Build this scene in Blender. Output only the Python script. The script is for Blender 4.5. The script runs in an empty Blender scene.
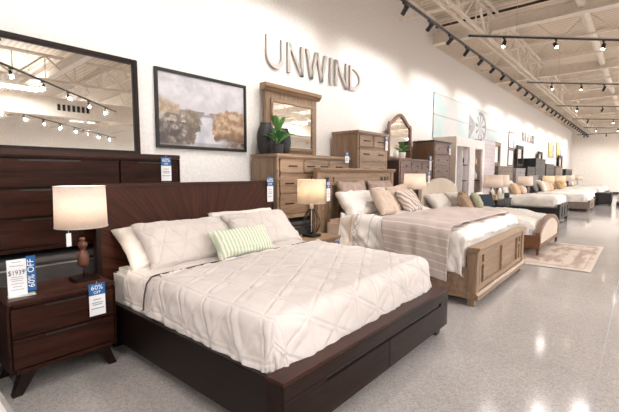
import bpy, bmesh, math, random
from mathutils import Vector, Matrix, noise, Euler
random.seed(7)
scene = bpy.context.scene
COL = scene.collection
PI = math.pi

# ------------------------------------------------------------------ materials
def lin(c):
    return tuple(((v/255.0)/12.92 if v/255.0 <= 0.04045 else ((v/255.0+0.055)/1.055)**2.4) for v in c)+(1.0,)

class NT:
    def __init__(s, name):
        s.m = bpy.data.materials.new(name); s.m.use_nodes = True
        s.t = s.m.node_tree; s.b = s.t.nodes['Principled BSDF']
    def n(s, kind, **kw):
        nd = s.t.nodes.new(kind)
        for k, v in kw.items():
            if hasattr(nd, k): setattr(nd, k, v)
            else: nd.inputs[k].default_value = v
        return nd
    def l(s, a, ao, b, bi): s.t.links.new(a.outputs[ao], b.inputs[bi])
    def coord(s, scale, rot=(0,0,0), out='Object'):
        tc = s.n('ShaderNodeTexCoord'); mp = s.n('ShaderNodeMapping')
        mp.inputs['Scale'].default_value = scale; mp.inputs['Rotation'].default_value = rot
        s.l(tc, out, mp, 'Vector'); return mp
    def ramp(s, stops):
        r = s.n('ShaderNodeValToRGB'); el = r.color_ramp.elements
        while len(el) < len(stops): el.new(0.5)
        for e, (p, c) in zip(el, stops): e.position = p; e.color = c
        return r
    def bump(s, src, so, strength, dist):
        b = s.n('ShaderNodeBump'); b.inputs['Strength'].default_value = strength; b.inputs['Distance'].default_value = dist
        s.l(src, so, b, 'Height'); s.l(b, 'Normal', s.b, 'Normal')

def plain(name, c, rough=0.6, metal=0.0, bump=0.0, bscale=200, spec=0.5, sheen=0.0):
    m = NT(name); m.b.inputs['Roughness'].default_value = rough; m.b.inputs['Metallic'].default_value = metal
    m.b.inputs['Specular IOR Level'].default_value = spec
    if sheen: m.b.inputs['Sheen Weight'].default_value = sheen
    mp = m.coord((1,1,1)); nz = m.n('ShaderNodeTexNoise', Scale=9.0 if not bump else 25.0, Detail=3.0)
    m.l(mp, 'Vector', nz, 'Vector')
    a = lin(c); lo = tuple(v*0.93 for v in a[:3])+(1,); hi = tuple(min(1, v*1.05) for v in a[:3])+(1,)
    r = m.ramp([(0.3, lo), (0.7, hi)]); m.l(nz, 'Fac', r, 'Fac'); m.l(r, 'Color', m.b, 'Base Color')
    if bump:
        n2 = m.n('ShaderNodeTexNoise', Scale=float(bscale), Detail=2.0); m.l(mp, 'Vector', n2, 'Vector'); m.bump(n2, 'Fac', bump, 0.01)
    return m.m

def wood(name, c1, c2, axis='y', rough=0.42, sc=1.0, c3=None, spec=0.5):
    m = NT(name); m.b.inputs['Roughness'].default_value = rough; m.b.inputs['Specular IOR Level'].default_value = spec
    S = {'y': (14*sc, 0.9*sc, 14*sc), 'z': (14*sc, 14*sc, 0.9*sc), 'x': (0.9*sc, 14*sc, 14*sc)}[axis]
    mp = m.coord(S); n1 = m.n('ShaderNodeTexNoise', Scale=1.6, Detail=7.0, Roughness=0.62, Distortion=0.8)
    m.l(mp, 'Vector', n1, 'Vector')
    st = [(0.32, lin(c2)), (0.68, lin(c1))]
    if c3: st = [(0.28, lin(c2)), (0.52, lin(c1)), (0.72, lin(c3))]
    r = m.ramp(st); m.l(n1, 'Fac', r, 'Fac')
    mp2 = m.coord(tuple(v*6 for v in S)); n2 = m.n('ShaderNodeTexNoise', Scale=2.0, Detail=3.0); m.l(mp2, 'Vector', n2, 'Vector')
    mx = m.n('ShaderNodeMix', data_type='RGBA', blend_type='MULTIPLY'); mx.inputs[0].default_value = 0.45
    r2 = m.ramp([(0.35, (0.55,0.5,0.48,1)), (0.6, (1,1,1,1))]); m.l(n2, 'Fac', r2, 'Fac')
    m.t.links.new(r.outputs['Color'], mx.inputs[6]); m.t.links.new(r2.outputs['Color'], mx.inputs[7])
    m.t.links.new(mx.outputs[2], m.b.inputs['Base Color'])
    m.bump(n2, 'Fac', 0.08, 0.004)
    return m.m

def sunburst(name, c1, c2):
    m = NT(name); m.b.inputs['Roughness'].default_value = 0.42; m.b.inputs['Specular IOR Level'].default_value = 0.25
    tc = m.n('ShaderNodeTexCoord'); sp = m.n('ShaderNodeSeparateXYZ'); m.l(tc, 'Object', sp, 'Vector')
    at = m.n('ShaderNodeMath', operation='ARCTAN2'); 
    ad = m.n('ShaderNodeMath', operation='ADD'); m.l(sp, 'Z', ad, 0); ad.inputs[1].default_value = -0.35
    m.l(ad, 'Value', at, 0); m.l(sp, 'Y', at, 1)
    ln = m.n('ShaderNodeVectorMath', operation='LENGTH'); m.l(tc, 'Object', ln, 0)
    cb = m.n('ShaderNodeCombineXYZ'); m.l(at, 'Value', cb, 'X'); m.l(ln, 'Value', cb, 'Y')
    mp = m.n('ShaderNodeMapping'); mp.inputs['Scale'].default_value = (16, 0.6, 1); m.l(cb, 'Vector', mp, 'Vector')
    n1 = m.n('ShaderNodeTexNoise', Scale=2.4, Detail=5.0, Roughness=0.6); m.l(mp, 'Vector', n1, 'Vector')
    r = m.ramp([(0.33, lin(c2)), (0.66, lin(c1))]); m.l(n1, 'Fac', r, 'Fac')
    # veneer wedge boundaries
    w = m.n('ShaderNodeMath', operation='MULTIPLY'); w.inputs[1].default_value = 7.64; m.l(at, 'Value', w, 0)
    fr = m.n('ShaderNodeMath', operation='FRACT'); m.l(w, 'Value', fr, 0)
    r2 = m.ramp([(0.0, (0.80,0.80,0.80,1)), (1.0, (1.08,1.08,1.08,1))]); m.l(fr, 'Value', r2, 'Fac')
    mx = m.n('ShaderNodeMix', data_type='RGBA', blend_type='MULTIPLY'); mx.inputs[0].default_value = 0.7
    m.t.links.new(r.outputs['Color'], mx.inputs[6]); m.t.links.new(r2.outputs['Color'], mx.inputs[7])
    m.t.links.new(mx.outputs[2], m.b.inputs['Base Color'])
    return m.m

def fabric(name, c, weave=260, bump=0.25, rough=0.9, c2=None, sc=6.0):
    m = NT(name); m.b.inputs['Roughness'].default_value = rough; m.b.inputs['Specular IOR Level'].default_value = 0.2
    mp = m.coord((1,1,1)); nz = m.n('ShaderNodeTexNoise', Scale=sc, Detail=4.0); m.l(mp, 'Vector', nz, 'Vector')
    a = lin(c); b = lin(c2) if c2 else tuple(v*0.93 for v in a[:3])+(1,)
    r = m.ramp([(0.35, b), (0.65, a)]); m.l(nz, 'Fac', r, 'Fac'); m.l(r, 'Color', m.b, 'Base Color')
    n2 = m.n('ShaderNodeTexNoise', Scale=float(weave), Detail=1.0); m.l(mp, 'Vector', n2, 'Vector'); m.bump(n2, 'Fac', bump, 0.004)
    return m.m

def stripes(name, base, line, axis, freq, width, offset=0.0, distort=0.0):
    """thin stripes of colour `line` on `base`, across object axis"""
    m = NT(name); m.b.inputs['Roughness'].default_value = 0.9; m.b.inputs['Specular IOR Level'].default_value = 0.2
    tc = m.n('ShaderNodeTexCoord'); sp = m.n('ShaderNodeSeparateXYZ'); m.l(tc, 'Object', sp, 'Vector')
    mu = m.n('ShaderNodeMath', operation='MULTIPLY_ADD'); m.l(sp, axis, mu, 0); mu.inputs[1].default_value = freq; mu.inputs[2].default_value = offset+50
    fr = m.n('ShaderNodeMath', operation='FRACT'); m.l(mu, 'Value', fr, 0)
    lt = m.n('ShaderNodeMath', operation='LESS_THAN'); m.l(fr, 'Value', lt, 0); lt.inputs[1].default_value = width
    mx = m.n('ShaderNodeMix', data_type='RGBA'); m.t.links.new(lt.outputs[0], mx.inputs[0])
    mx.inputs[6].default_value = lin(base); mx.inputs[7].default_value = lin(line)
    m.t.links.new(mx.outputs[2], m.b.inputs['Base Color'])
    n2 = m.n('ShaderNodeTexNoise', Scale=180.0, Detail=1.0); m.l(tc, 'Object', n2, 'Vector'); m.bump(n2, 'Fac', 0.3, 0.004)
    return m.m

def emis(name, c, s, base=(240,235,225)):
    m = NT(name); m.b.inputs['Base Color'].default_value = lin(base)
    m.b.inputs['Emission Color'].default_value = lin(c); m.b.inputs['Emission Strength'].default_value = s
    return m.m

def vcol(name, rough=0.6):
    m = NT(name); m.b.inputs['Roughness'].default_value = rough
    a = m.n('ShaderNodeVertexColor', layer_name='Col'); m.l(a, 'Color', m.b, 'Base Color'); return m.m

M = {}
M['wall'] = plain('warm_white_paint', (240,236,233), 0.85, bump=0.03, bscale=120)
M['wall_end'] = plain('end_wall_paint', (238,231,223), 0.85)
M['upper'] = plain('shade_band_bulkhead_beige', (226,214,200), 0.85)  # beige paints in the shade on the wall's upper band; also colours the bulkhead
M['walnut'] = wood('dark_walnut', (51,26,18), (19,9,6), 'y', 0.42, 0.8, (62,35,26), spec=0.12)
M['walnut_top'] = wood('dark_walnut_top', (60,32,23), (26,12,8), 'y', 0.36, 0.8, (70,41,31), spec=0.25)
M['walnut_z'] = wood('dark_walnut_upright', (42,24,18), (17,9,7), 'z', 0.42, 0.8, spec=0.25)
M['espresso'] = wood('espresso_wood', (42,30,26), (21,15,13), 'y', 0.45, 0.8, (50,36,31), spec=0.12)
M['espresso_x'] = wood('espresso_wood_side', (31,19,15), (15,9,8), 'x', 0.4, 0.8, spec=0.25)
M['burst'] = sunburst('sunburst_veneer', (78,39,26), (37,17,11))
M['oak'] = wood('weathered_oak', (156,130,107), (124,101,81), 'y', 0.5, 0.7, (174,148,124))
M['oak_z'] = wood('weathered_oak_upright', (152,126,102), (120,97,76), 'z', 0.5, 0.7, (168,142,117))
M['oak_lt'] = wood('weathered_oak_top', (168,140,112), (136,110,86), 'y', 0.45, 0.7)
M['oak_dk'] = plain('dark_inlay', (44,32,26), 0.5)
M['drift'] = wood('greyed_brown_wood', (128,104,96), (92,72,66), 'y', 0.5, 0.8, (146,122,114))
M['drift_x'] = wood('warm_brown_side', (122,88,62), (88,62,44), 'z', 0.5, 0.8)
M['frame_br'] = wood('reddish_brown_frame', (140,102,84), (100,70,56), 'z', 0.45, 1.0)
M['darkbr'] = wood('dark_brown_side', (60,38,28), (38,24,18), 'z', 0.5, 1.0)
M['greige'] = wood('greige_wood', (140,124,112), (112,98,88), 'y', 0.55, 1.0)
M['black'] = plain('black_paint', (24,23,24), 0.45)
M['blackwood'] = wood('black_wood', (34,32,33), (20,19,20), 'y', 0.45, 1.0)
M['greywood'] = wood('light_grey_wood', (164,156,156), (134,126,128), 'z', 0.55, 1.0)
M['metal_dk'] = plain('dark_bronze', (48,38,32), 0.35, 0.9)
M['metal'] = plain('brushed_nickel', (176,168,160), 0.3, 0.9)
M['letter'] = plain('brushed_aluminium', (192,186,182), 0.45, 0.35)
M['plastic'] = plain('clear_grey_plastic', (210,208,205), 0.2)
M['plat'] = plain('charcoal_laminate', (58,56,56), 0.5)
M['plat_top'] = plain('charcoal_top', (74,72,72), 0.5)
M['linen'] = fabric('linen_shade', (232,206,176), 320, 0.15)
M['quilt'] = fabric('oat_quilt_cotton', (222,211,203), 240, 0.12, 0.85, (215,203,194))
def quilt_mat(name, c, c2, s):
    m = NT(name); m.b.inputs['Roughness'].default_value = 0.85; m.b.inputs['Specular IOR Level'].default_value = 0.2
    tc = m.n('ShaderNodeTexCoord'); nzz = m.n('ShaderNodeTexNoise', Scale=6.0, Detail=4.0); m.l(tc, 'Object', nzz, 'Vector')
    r = m.ramp([(0.35, lin(c2)), (0.65, lin(c))]); m.l(nzz, 'Fac', r, 'Fac'); m.l(r, 'Color', m.b, 'Base Color')
    last = None
    for ang in (0.0, PI/3, -PI/3):
        dt = m.n('ShaderNodeVectorMath', operation='DOT_PRODUCT'); m.l(tc, 'UV', dt, 0); dt.inputs[1].default_value = (math.sin(ang)/s, math.cos(ang)/s, 0)
        pg = m.n('ShaderNodeMath', operation='PINGPONG'); m.t.links.new(dt.outputs['Value'], pg.inputs[0]); pg.inputs[1].default_value = 0.5
        if last is None: last = pg
        else:
            mn = m.n('ShaderNodeMath', operation='MINIMUM'); m.l(last, 0, mn, 0); m.l(pg, 0, mn, 1); last = mn
    sm = m.n('ShaderNodeMapRange', interpolation_type='SMOOTHSTEP'); m.l(last, 0, sm, 'Value'); sm.inputs['From Max'].default_value = 0.075
    wr = m.n('ShaderNodeTexNoise', Scale=26.0, Detail=3.0); m.l(tc, 'UV', wr, 'Vector')
    ad = m.n('ShaderNodeMath', operation='MULTIPLY_ADD'); m.l(wr, 'Fac', ad, 0); ad.inputs[1].default_value = 0.5; m.l(sm, 'Result', ad, 2)
    m.bump(ad, 0, 0.45, 0.012)
    return m.m
M['quilt'] = quilt_mat('oat_quilt_cotton', (223,215,211), (216,207,203), 0.235)
M['sham'] = quilt_mat('oat_sham_cotton', (217,208,203), (210,200,194), 0.18)
M['quilt2'] = fabric('oat_quilt_underside', (206,190,176), 240, 0.12, 0.85)
M['piping'] = plain('dark_grey_piping', (70,64,62), 0.8)
M['white'] = fabric('white_cotton', (240,234,228), 200, 0.12)
M['ivory'] = fabric('ivory_cotton', (240,234,226), 200, 0.15)
M['mattress'] = fabric('mattress_ticking', (222,218,216), 150, 0.2)
M['gold'] = plain('gold_tuft', (190,150,80), 0.5)
M['green_st'] = stripes('sage_stripe', (190,202,176), (230,230,214), 'Y', 26.0, 0.5)
M['taupe'] = fabric('taupe_pink_linen', (186,164,152), 160, 0.35, 0.9, (170,148,137))
M['blush'] = fabric('blush_linen', (214,194,178), 160, 0.35, 0.9, (204,182,166))
M['throw'] = stripes('blush_throw', (186,163,155), (226,214,208), 'Y', 9.5, 0.09)
M['fringe'] = fabric('throw_fringe', (226,212,204), 160, 0.2)
M['brownp'] = fabric('brown_cushion', (176,150,128), 160, 0.35)
M['sagep'] = fabric('sage_cushion', (190,190,164), 160, 0.35)
M['cream'] = fabric('cream_upholstery', (226,212,196), 260, 0.35)
M['bronze_wood'] = wood('chestnut_wood', (136,92,62), (98,62,42), 'y', 0.42, 1.0)
M['peach'] = fabric('peach_cushion', (220,188,158), 160, 0.3)
M['yellowp'] = fabric('mustard_cushion', (216,172,84), 160, 0.3)
M['greyp'] = fabric('grey_cushion', (170,166,162), 160, 0.3)
M['slate'] = fabric('slate_blue_fabric', (66,74,86), 160, 0.3)
M['ceramic'] = plain('charcoal_ceramic', (52,51,54), 0.55, bump=0.2, bscale=40)
M['glaze'] = plain('white_glaze', (226,222,214), 0.25)
M['soil'] = plain('soil', (40,30,24), 0.95)
M['leaf'] = plain('leaf_green', (96,150,72), 0.4)
M['leaf2'] = plain('leaf_deep_green', (44,100,46), 0.4)
M['copper'] = wood('carved_reddish_wood', (104,60,42), (58,32,22), 'z', 0.35, 2.0)
M['card'] = plain('white_card', (236,236,238), 0.6)
M['blue'] = plain('retail_blue', (20,90,150), 0.5)
M['ink'] = plain('printed_ink', (40,40,48), 0.7)
M['inkgrey'] = plain('grey_print', (160,160,165), 0.7)
M['whitecard'] = plain('white_print', (245,245,245), 0.6)
M['steel'] = plain('white_painted_steel', (236,224,210), 0.6)
M['lilac'] = plain('lilac_grey_panel', (212,202,206), 0.7)
M['display'] = plain('white_display_paint', (244,240,238), 0.7)
M['display_side'] = plain('beige_display_side', (222,206,192), 0.7)
M['slatw'] = stripes('lilac_slatwall', (206,198,206), (170,162,172), 'Z', 8.0, 0.1)
M['track'] = plain('track_black', (30,28,28), 0.45)
M['trackw'] = plain('track_top', (190,180,170), 0.5)
M['lens'] = emis('spot_lens', (255,236,205), 30)
M['tube'] = emis('strip_tube', (235,242,255), 6)
M['bulb'] = emis('bulb', (255,214,160), 14)

def mirror_mat():
    m = NT('mirror_glass'); m.b.inputs['Metallic'].default_value = 1; m.b.inputs['Roughness'].default_value = 0.015
    m.b.inputs['Base Color'].default_value = (0.86,0.88,0.88,1); return m.m
M['mirror'] = mirror_mat()

def shade_mat(name, c, tr=0.5):
    m = NT(name); t = m.t
    m.b.inputs['Roughness'].default_value = 0.9
    tc = m.n('ShaderNodeTexCoord'); w = m.n('ShaderNodeTexNoise', Scale=1.0, Detail=3.0)
    mp = m.n('ShaderNodeMapping'); mp.inputs['Scale'].default_value = (60,60,160); m.l(tc, 'Object', mp, 'Vector'); m.l(mp, 'Vector', w, 'Vector')
    a = lin(c); r = m.ramp([(0.3, tuple(v*0.88 for v in a[:3])+(1,)), (0.7, a)]); m.l(w, 'Fac', r, 'Fac'); m.l(r, 'Color', m.b, 'Base Color')
    tl = m.n('ShaderNodeBsdfTranslucent'); m.l(r, 'Color', tl, 'Color')
    mx = m.n('ShaderNodeMixShader'); mx.inputs[0].default_value = tr
    out = [n for n in t.nodes if n.type == 'OUTPUT_MATERIAL'][0]
    t.links.new(m.b.outputs[0], mx.inputs[1]); t.links.new(tl.outputs[0], mx.inputs[2]); t.links.new(mx.outputs[0], out.inputs[0])
    return m.m
M['shade'] = shade_mat('linen_lampshade', (242,232,224), 0.5)
M['shade2'] = shade_mat('tan_lampshade', (242,230,212), 0.5)

def floor_mat():
    m = NT('polished_concrete'); mp = m.coord((1,1,1))
    n1 = m.n('ShaderNodeTexNoise', Scale=0.55, Detail=5.0, Roughness=0.6); m.l(mp, 'Vector', n1, 'Vector')
    r1 = m.ramp([(0.3, lin((169,163,160))), (0.7, lin((190,184,181)))]); m.l(n1, 'Fac', r1, 'Fac')
    v = m.n('ShaderNodeTexVoronoi', Scale=130.0); m.l(mp, 'Vector', v, 'Vector')
    sp = m.n('ShaderNodeSeparateColor'); m.l(v, 'Color', sp, 'Color')
    r2 = m.ramp([(0.0, (0.62,0.62,0.62,1)), (0.16, (0.76,0.76,0.76,1)), (0.34, (0.97,0.97,0.97,1)), (0.84, (1.02,1.02,1.02,1)), (1.0, (1.22,1.22,1.22,1))])
    m.l(sp, 'Red', r2, 'Fac')
    v2 = m.n('ShaderNodeTexNoise', Scale=30.0, Detail=6.0, Roughness=0.8); m.l(mp, 'Vector', v2, 'Vector')
    r3 = m.ramp([(0.35, (0.82,0.82,0.82,1)), (0.65, (1.08,1.08,1.08,1))]); m.l(v2, 'Fac', r3, 'Fac')
    a = m.n('ShaderNodeMix', data_type='RGBA', blend_type='MULTIPLY'); a.inputs[0].default_value = 0.75
    m.t.links.new(r1.outputs[0], a.inputs[6]); m.t.links.new(r2.outputs[0], a.inputs[7])
    b = m.n('ShaderNodeMix', data_type='RGBA', blend_type='MULTIPLY'); b.inputs[0].default_value = 0.8
    m.t.links.new(a.outputs[2], b.inputs[6]); m.t.links.new(r3.outputs[0], b.inputs[7])
    m.t.links.new(b.outputs[2], m.b.inputs['Base Color'])
    rr = m.ramp([(0.3, (0.07,)*3+(1,)), (0.7, (0.14,)*3+(1,))]); m.l(n1, 'Fac', rr, 'Fac'); m.l(rr, 'Color', m.b, 'Roughness')
    m.b.inputs['Specular IOR Level'].default_value = 0.5
    return m.m
M['floor'] = floor_mat()

def deck_mat():
    m = NT('painted_roof_deck'); m.b.inputs['Roughness'].default_value = 0.8
    mp = m.coord((1,1,1)); w = m.n('ShaderNodeTexWave', Scale=2.0, wave_type='BANDS', bands_direction='Y', wave_profile='SIN'); m.l(mp, 'Vector', w, 'Vector')
    r = m.ramp([(0.0, lin((196,180,162))), (0.3, lin((224,208,190))), (1.0, lin((230,214,196)))]); m.l(w, 'Fac', r, 'Fac'); m.l(r, 'Color', m.b, 'Base Color')
    m.bump(w, 'Fac', 0.35, 0.03); return m.m
M['deck'] = deck_mat()

def comforter_mat():
    """white comforter with woven bands near the head end (object X = distance from headboard)"""
    m = NT('white_banded_comforter'); m.b.inputs['Roughness'].default_value = 0.9; m.b.inputs['Specular IOR Level'].default_value = 0.2
    tc = m.n('ShaderNodeTexCoord'); sp = m.n('ShaderNodeSeparateXYZ'); m.l(tc, 'Object', sp, 'Vector')
    w = lin((240,233,228)); t = lin((222,206,190)); g = lin((204,199,198)); gl = lin((222,217,214))
    r = m.ramp([(0.0, w), (0.135, w), (0.137, t), (0.152, t), (0.154, w), (0.21, w), (0.212, gl), (0.219, gl), (0.221, w), (0.235, w), (0.29, w), (0.292, g), (0.297, g), (0.299, w), (0.345, w), (0.347, gl), (0.353, gl), (0.355, w)])
    r.color_ramp.interpolation = 'LINEAR'
    dv = m.n('ShaderNodeMath', operation='MULTIPLY'); dv.inputs[1].default_value = 0.5; m.l(sp, 'X', dv, 0); m.l(dv, 'Value', r, 'Fac')
    # zigzag embroidery between the bands
    tri = m.n('ShaderNodeMath', operation='PINGPONG'); m.l(sp, 'Y', tri, 0); tri.inputs[1].default_value = 0.05
    tz = m.n('ShaderNodeMath', operation='PINGPONG'); m.l(sp, 'Z', tz, 0); tz.inputs[1].default_value = 0.05
    s1 = m.n('ShaderNodeMath', operation='ADD'); m.l(tri, 'Value', s1, 0); m.l(tz, 'Value', s1, 1)
    d = m.n('ShaderNodeMath', operation='SUBTRACT'); m.l(sp, 'X', d, 0); d.inputs[1].default_value = 0.33
    e = m.n('ShaderNodeMath', operation='SUBTRACT'); m.l(d, 'Value', e, 0); m.l(s1, 'Value', e, 1)
    ab = m.n('ShaderNodeMath', operation='ABSOLUTE'); m.l(e, 'Value', ab, 0)
    e2 = m.n('ShaderNodeMath', operation='ADD'); m.l(d, 'Value', e2, 0); m.l(s1, 'Value', e2, 1)
    e3 = m.n('ShaderNodeMath', operation='SUBTRACT'); m.l(e2, 'Value', e3, 0); e3.inputs[1].default_value = 0.10
    ab2 = m.n('ShaderNodeMath', operation='ABSOLUTE'); m.l(e3, 'Value', ab2, 0)
    mn = m.n('ShaderNodeMath', operation='MINIMUM'); m.l(ab, 'Value', mn, 0); m.l(ab2, 'Value', mn, 1)
    lt = m.n('ShaderNodeMath', operation='LESS_THAN'); m.l(mn, 'Value', lt, 0); lt.inputs[1].default_value = 0.008
    mx = m.n('ShaderNodeMix', data_type='RGBA'); m.t.links.new(lt.outputs[0], mx.inputs[0]); m.t.links.new(r.outputs[0], mx.inputs[6]); mx.inputs[7].default_value = lin((188,183,184))
    m.t.links.new(mx.outputs[2], m.b.inputs['Base Color'])
    n2 = m.n('ShaderNodeTexNoise', Scale=150.0, Detail=1.0); m.l(tc, 'Object', n2, 'Vector'); m.bump(n2, 'Fac', 0.25, 0.004)
    return m.m
M['comforter'] = comforter_mat()

def zebra_mat():
    m = NT('zebra_print_linen'); m.b.inputs['Roughness'].default_value = 0.9
    mp = m.coord((1,1,1)); w = m.n('ShaderNodeTexWave', Scale=5.5, Distortion=6.5, Detail=1.0, wave_type='BANDS', bands_direction='DIAGONAL'); w.inputs['Detail Scale'].default_value = 0.8
    m.l(mp, 'Vector', w, 'Vector')
    r = m.ramp([(0.36, lin((168,152,144))), (0.46, lin((222,208,194)))]); m.l(w, 'Fac', r, 'Fac')
    m.l(r, 'Color', m.b, 'Base Color'); return m.m
M['zebra'] = zebra_mat()

# ------------------------------------------------------------------ mesh helpers
class MB:
    def __init__(s): s.v = []; s.f = []; s.c = None
    def box(s, x0, y0, z0, x1, y1, z1, b=0.0):
        bm = bmesh.new(); bmesh.ops.create_cube(bm, size=1)
        for v in bm.verts: v.co = Vector(((x0+x1)/2+v.co.x*(x1-x0), (y0+y1)/2+v.co.y*(y1-y0), (z0+z1)/2+v.co.z*(z1-z0)))
        if b > 0:
            b = min(b, 0.45*min(abs(x1-x0), abs(y1-y0), abs(z1-z0)))
            bmesh.ops.bevel(bm, geom=bm.edges[:], offset=b, segments=2, affect='EDGES')
        s.addbm(bm); return s
    def addbm(s, bm, mat=None):
        if mat: bmesh.ops.transform(bm, matrix=mat, verts=bm.verts)
        o = len(s.v); bm.verts.index_update()
        s.v += [tuple(v.co) for v in bm.verts]; s.f += [tuple(o+v.index for v in f.verts) for f in bm.faces]; bm.free(); return s
    def add(s, V, F):
        o = len(s.v); s.v += [tuple(v) for v in V]; s.f += [tuple(o+i for i in f) for f in F]; return s
    def tube(s, pts, r, n=10, caps=True):
        pts = [Vector(p) for p in pts]; rings = []
        rr = r if isinstance(r, (list, tuple)) else [r]*len(pts)
        for i, p in enumerate(pts):
            a = pts[max(0, i-1)]; b = pts[min(len(pts)-1, i+1)]; d = (b-a).normalized()
            u = d.cross(Vector((0,0,1))); 
            if u.length < 1e-3: u = Vector((1,0,0))
            u.normalize(); w = d.cross(u)
            rings.append([p+(u*math.cos(2*PI*k/n)+w*math.sin(2*PI*k/n))*rr[i] for k in range(n)])
        V = [q for ring in rings for q in ring]; F = []
        for i in range(len(pts)-1):
            for k in range(n): F.append((i*n+k, i*n+(k+1)%n, (i+1)*n+(k+1)%n, (i+1)*n+k))
        if caps: F.append(tuple(range(n))[::-1]); F.append(tuple((len(pts)-1)*n+k for k in range(n)))
        return s.add(V, F)
    def lathe(s, prof, n=24, c=(0,0,0), cap=True):
        V = []; F = []
        for r, z in prof:
            for k in range(n): V.append((c[0]+r*math.cos(2*PI*k/n), c[1]+r*math.sin(2*PI*k/n), c[2]+z))
        for i in range(len(prof)-1):
            for k in range(n): F.append((i*n+k, i*n+(k+1)%n, (i+1)*n+(k+1)%n, (i+1)*n+k))
        if cap: F.append(tuple(range(n))[::-1]); F.append(tuple((len(prof)-1)*n+k for k in range(n)))
        return s.add(V, F)
    def prism(s, poly, t0, t1, plane='yz'):
        """extrude 2-D polygon along the remaining axis"""
        n = len(poly); 
        def P(a, b, t): return {'yz': (t, a, b), 'xz': (a, t, b), 'xy': (a, b, t)}[plane]
        V = [P(a, b, t0) for a, b in poly]+[P(a, b, t1) for a, b in poly]
        F = [tuple(range(n))[::-1], tuple(range(n, 2*n))]+[(i, (i+1) % n, n+(i+1) % n, n+i) for i in range(n)]
        return s.add(V, F)
    def build(s, name, mat, parent=None, smooth=False, loc=None, rot=None, bevel=0.0):
        me = bpy.data.meshes.new(name); me.from_pydata(s.v, [], s.f)
        bm = bmesh.new(); bm.from_mesh(me); bmesh.ops.recalc_face_normals(bm, faces=bm.faces[:]); bm.to_mesh(me); bm.free()
        me.materials.append(mat if not isinstance(mat, str) else M[mat])
        if smooth: me.polygons.foreach_set('use_smooth', [True]*len(me.polygons))
        me.update()
        o = bpy.data.objects.new(name, me); COL.objects.link(o)
        if parent: o.parent = parent
        if loc: o.location = loc
        if rot: o.rotation_euler = rot
        if bevel:
            md = o.modifiers.new('bevel', 'BEVEL'); md.width = bevel; md.segments = 2; md.limit_method = 'ANGLE'
        return o

def bx(name, mat, parent, x0, y0, z0, x1, y1, z1, b=0.004, **k):
    return MB().box(x0, y0, z0, x1, y1, z1, b).build(name, mat, parent, **k)

def thing(name, label, cat, loc=(0,0,0), rot=(0,0,0), group=None):
    o = bpy.data.objects.new(name, None); COL.objects.link(o); o.location = loc; o.rotation_euler = rot
    o.empty_display_size = 0.1
    o['label'] = label; o['category'] = cat
    if group: o['group'] = group
    return o
def tag(o, label, cat, group=None):
    o['label'] = label; o['category'] = cat
    if group: o['group'] = group
    return o
def struct(o): o['kind'] = 'structure'; return o
def copy_tree(root, loc, label, group=None, rot=None):
    def cp(o, par):
        c = o.copy(); COL.objects.link(c)
        if par is not None: c.parent = par
        for ch in list(o.children): cp(ch, c)
        return c
    r = cp(root, None); r.location = loc
    if rot: r.rotation_euler = rot
    r['label'] = label
    if group: r['group'] = group
    return r

def nz(x, y, z=0.0): return noise.noise(Vector((x, y, z)))

def font_mesh(name, cu):
    tmp = bpy.data.objects.new('tmp_text', cu); COL.objects.link(tmp)
    me = bpy.data.meshes.new_from_object(tmp.evaluated_get(bpy.context.evaluated_depsgraph_get())); me.name = name
    bpy.data.objects.remove(tmp); bpy.data.curves.remove(cu)
    o = bpy.data.objects.new(name, me); COL.objects.link(o); return o

# ---- text on a plane whose normal is +x (reading towards +y)
def text(body, size, parent, loc, mat, rot=(PI/2, 0, PI/2), ext=0.0004, name='lettering', squash=1.0):
    cu = bpy.data.curves.new(name, 'FONT'); cu.body = body; cu.size = size; cu.extrude = ext; cu.align_x = 'CENTER'; cu.align_y = 'CENTER'
    cu.resolution_u = 3; cu.materials.append(M[mat])
    o = font_mesh(name, cu); o.parent = parent; o.location = loc; o.rotation_euler = rot; o.scale.x = squash
    return o

def set_uv(o, uv):
    l = o.data.uv_layers.new(name='UVMap')
    for lp in o.data.loops: l.data[lp.index].uv = uv[lp.vertex_index]
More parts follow.
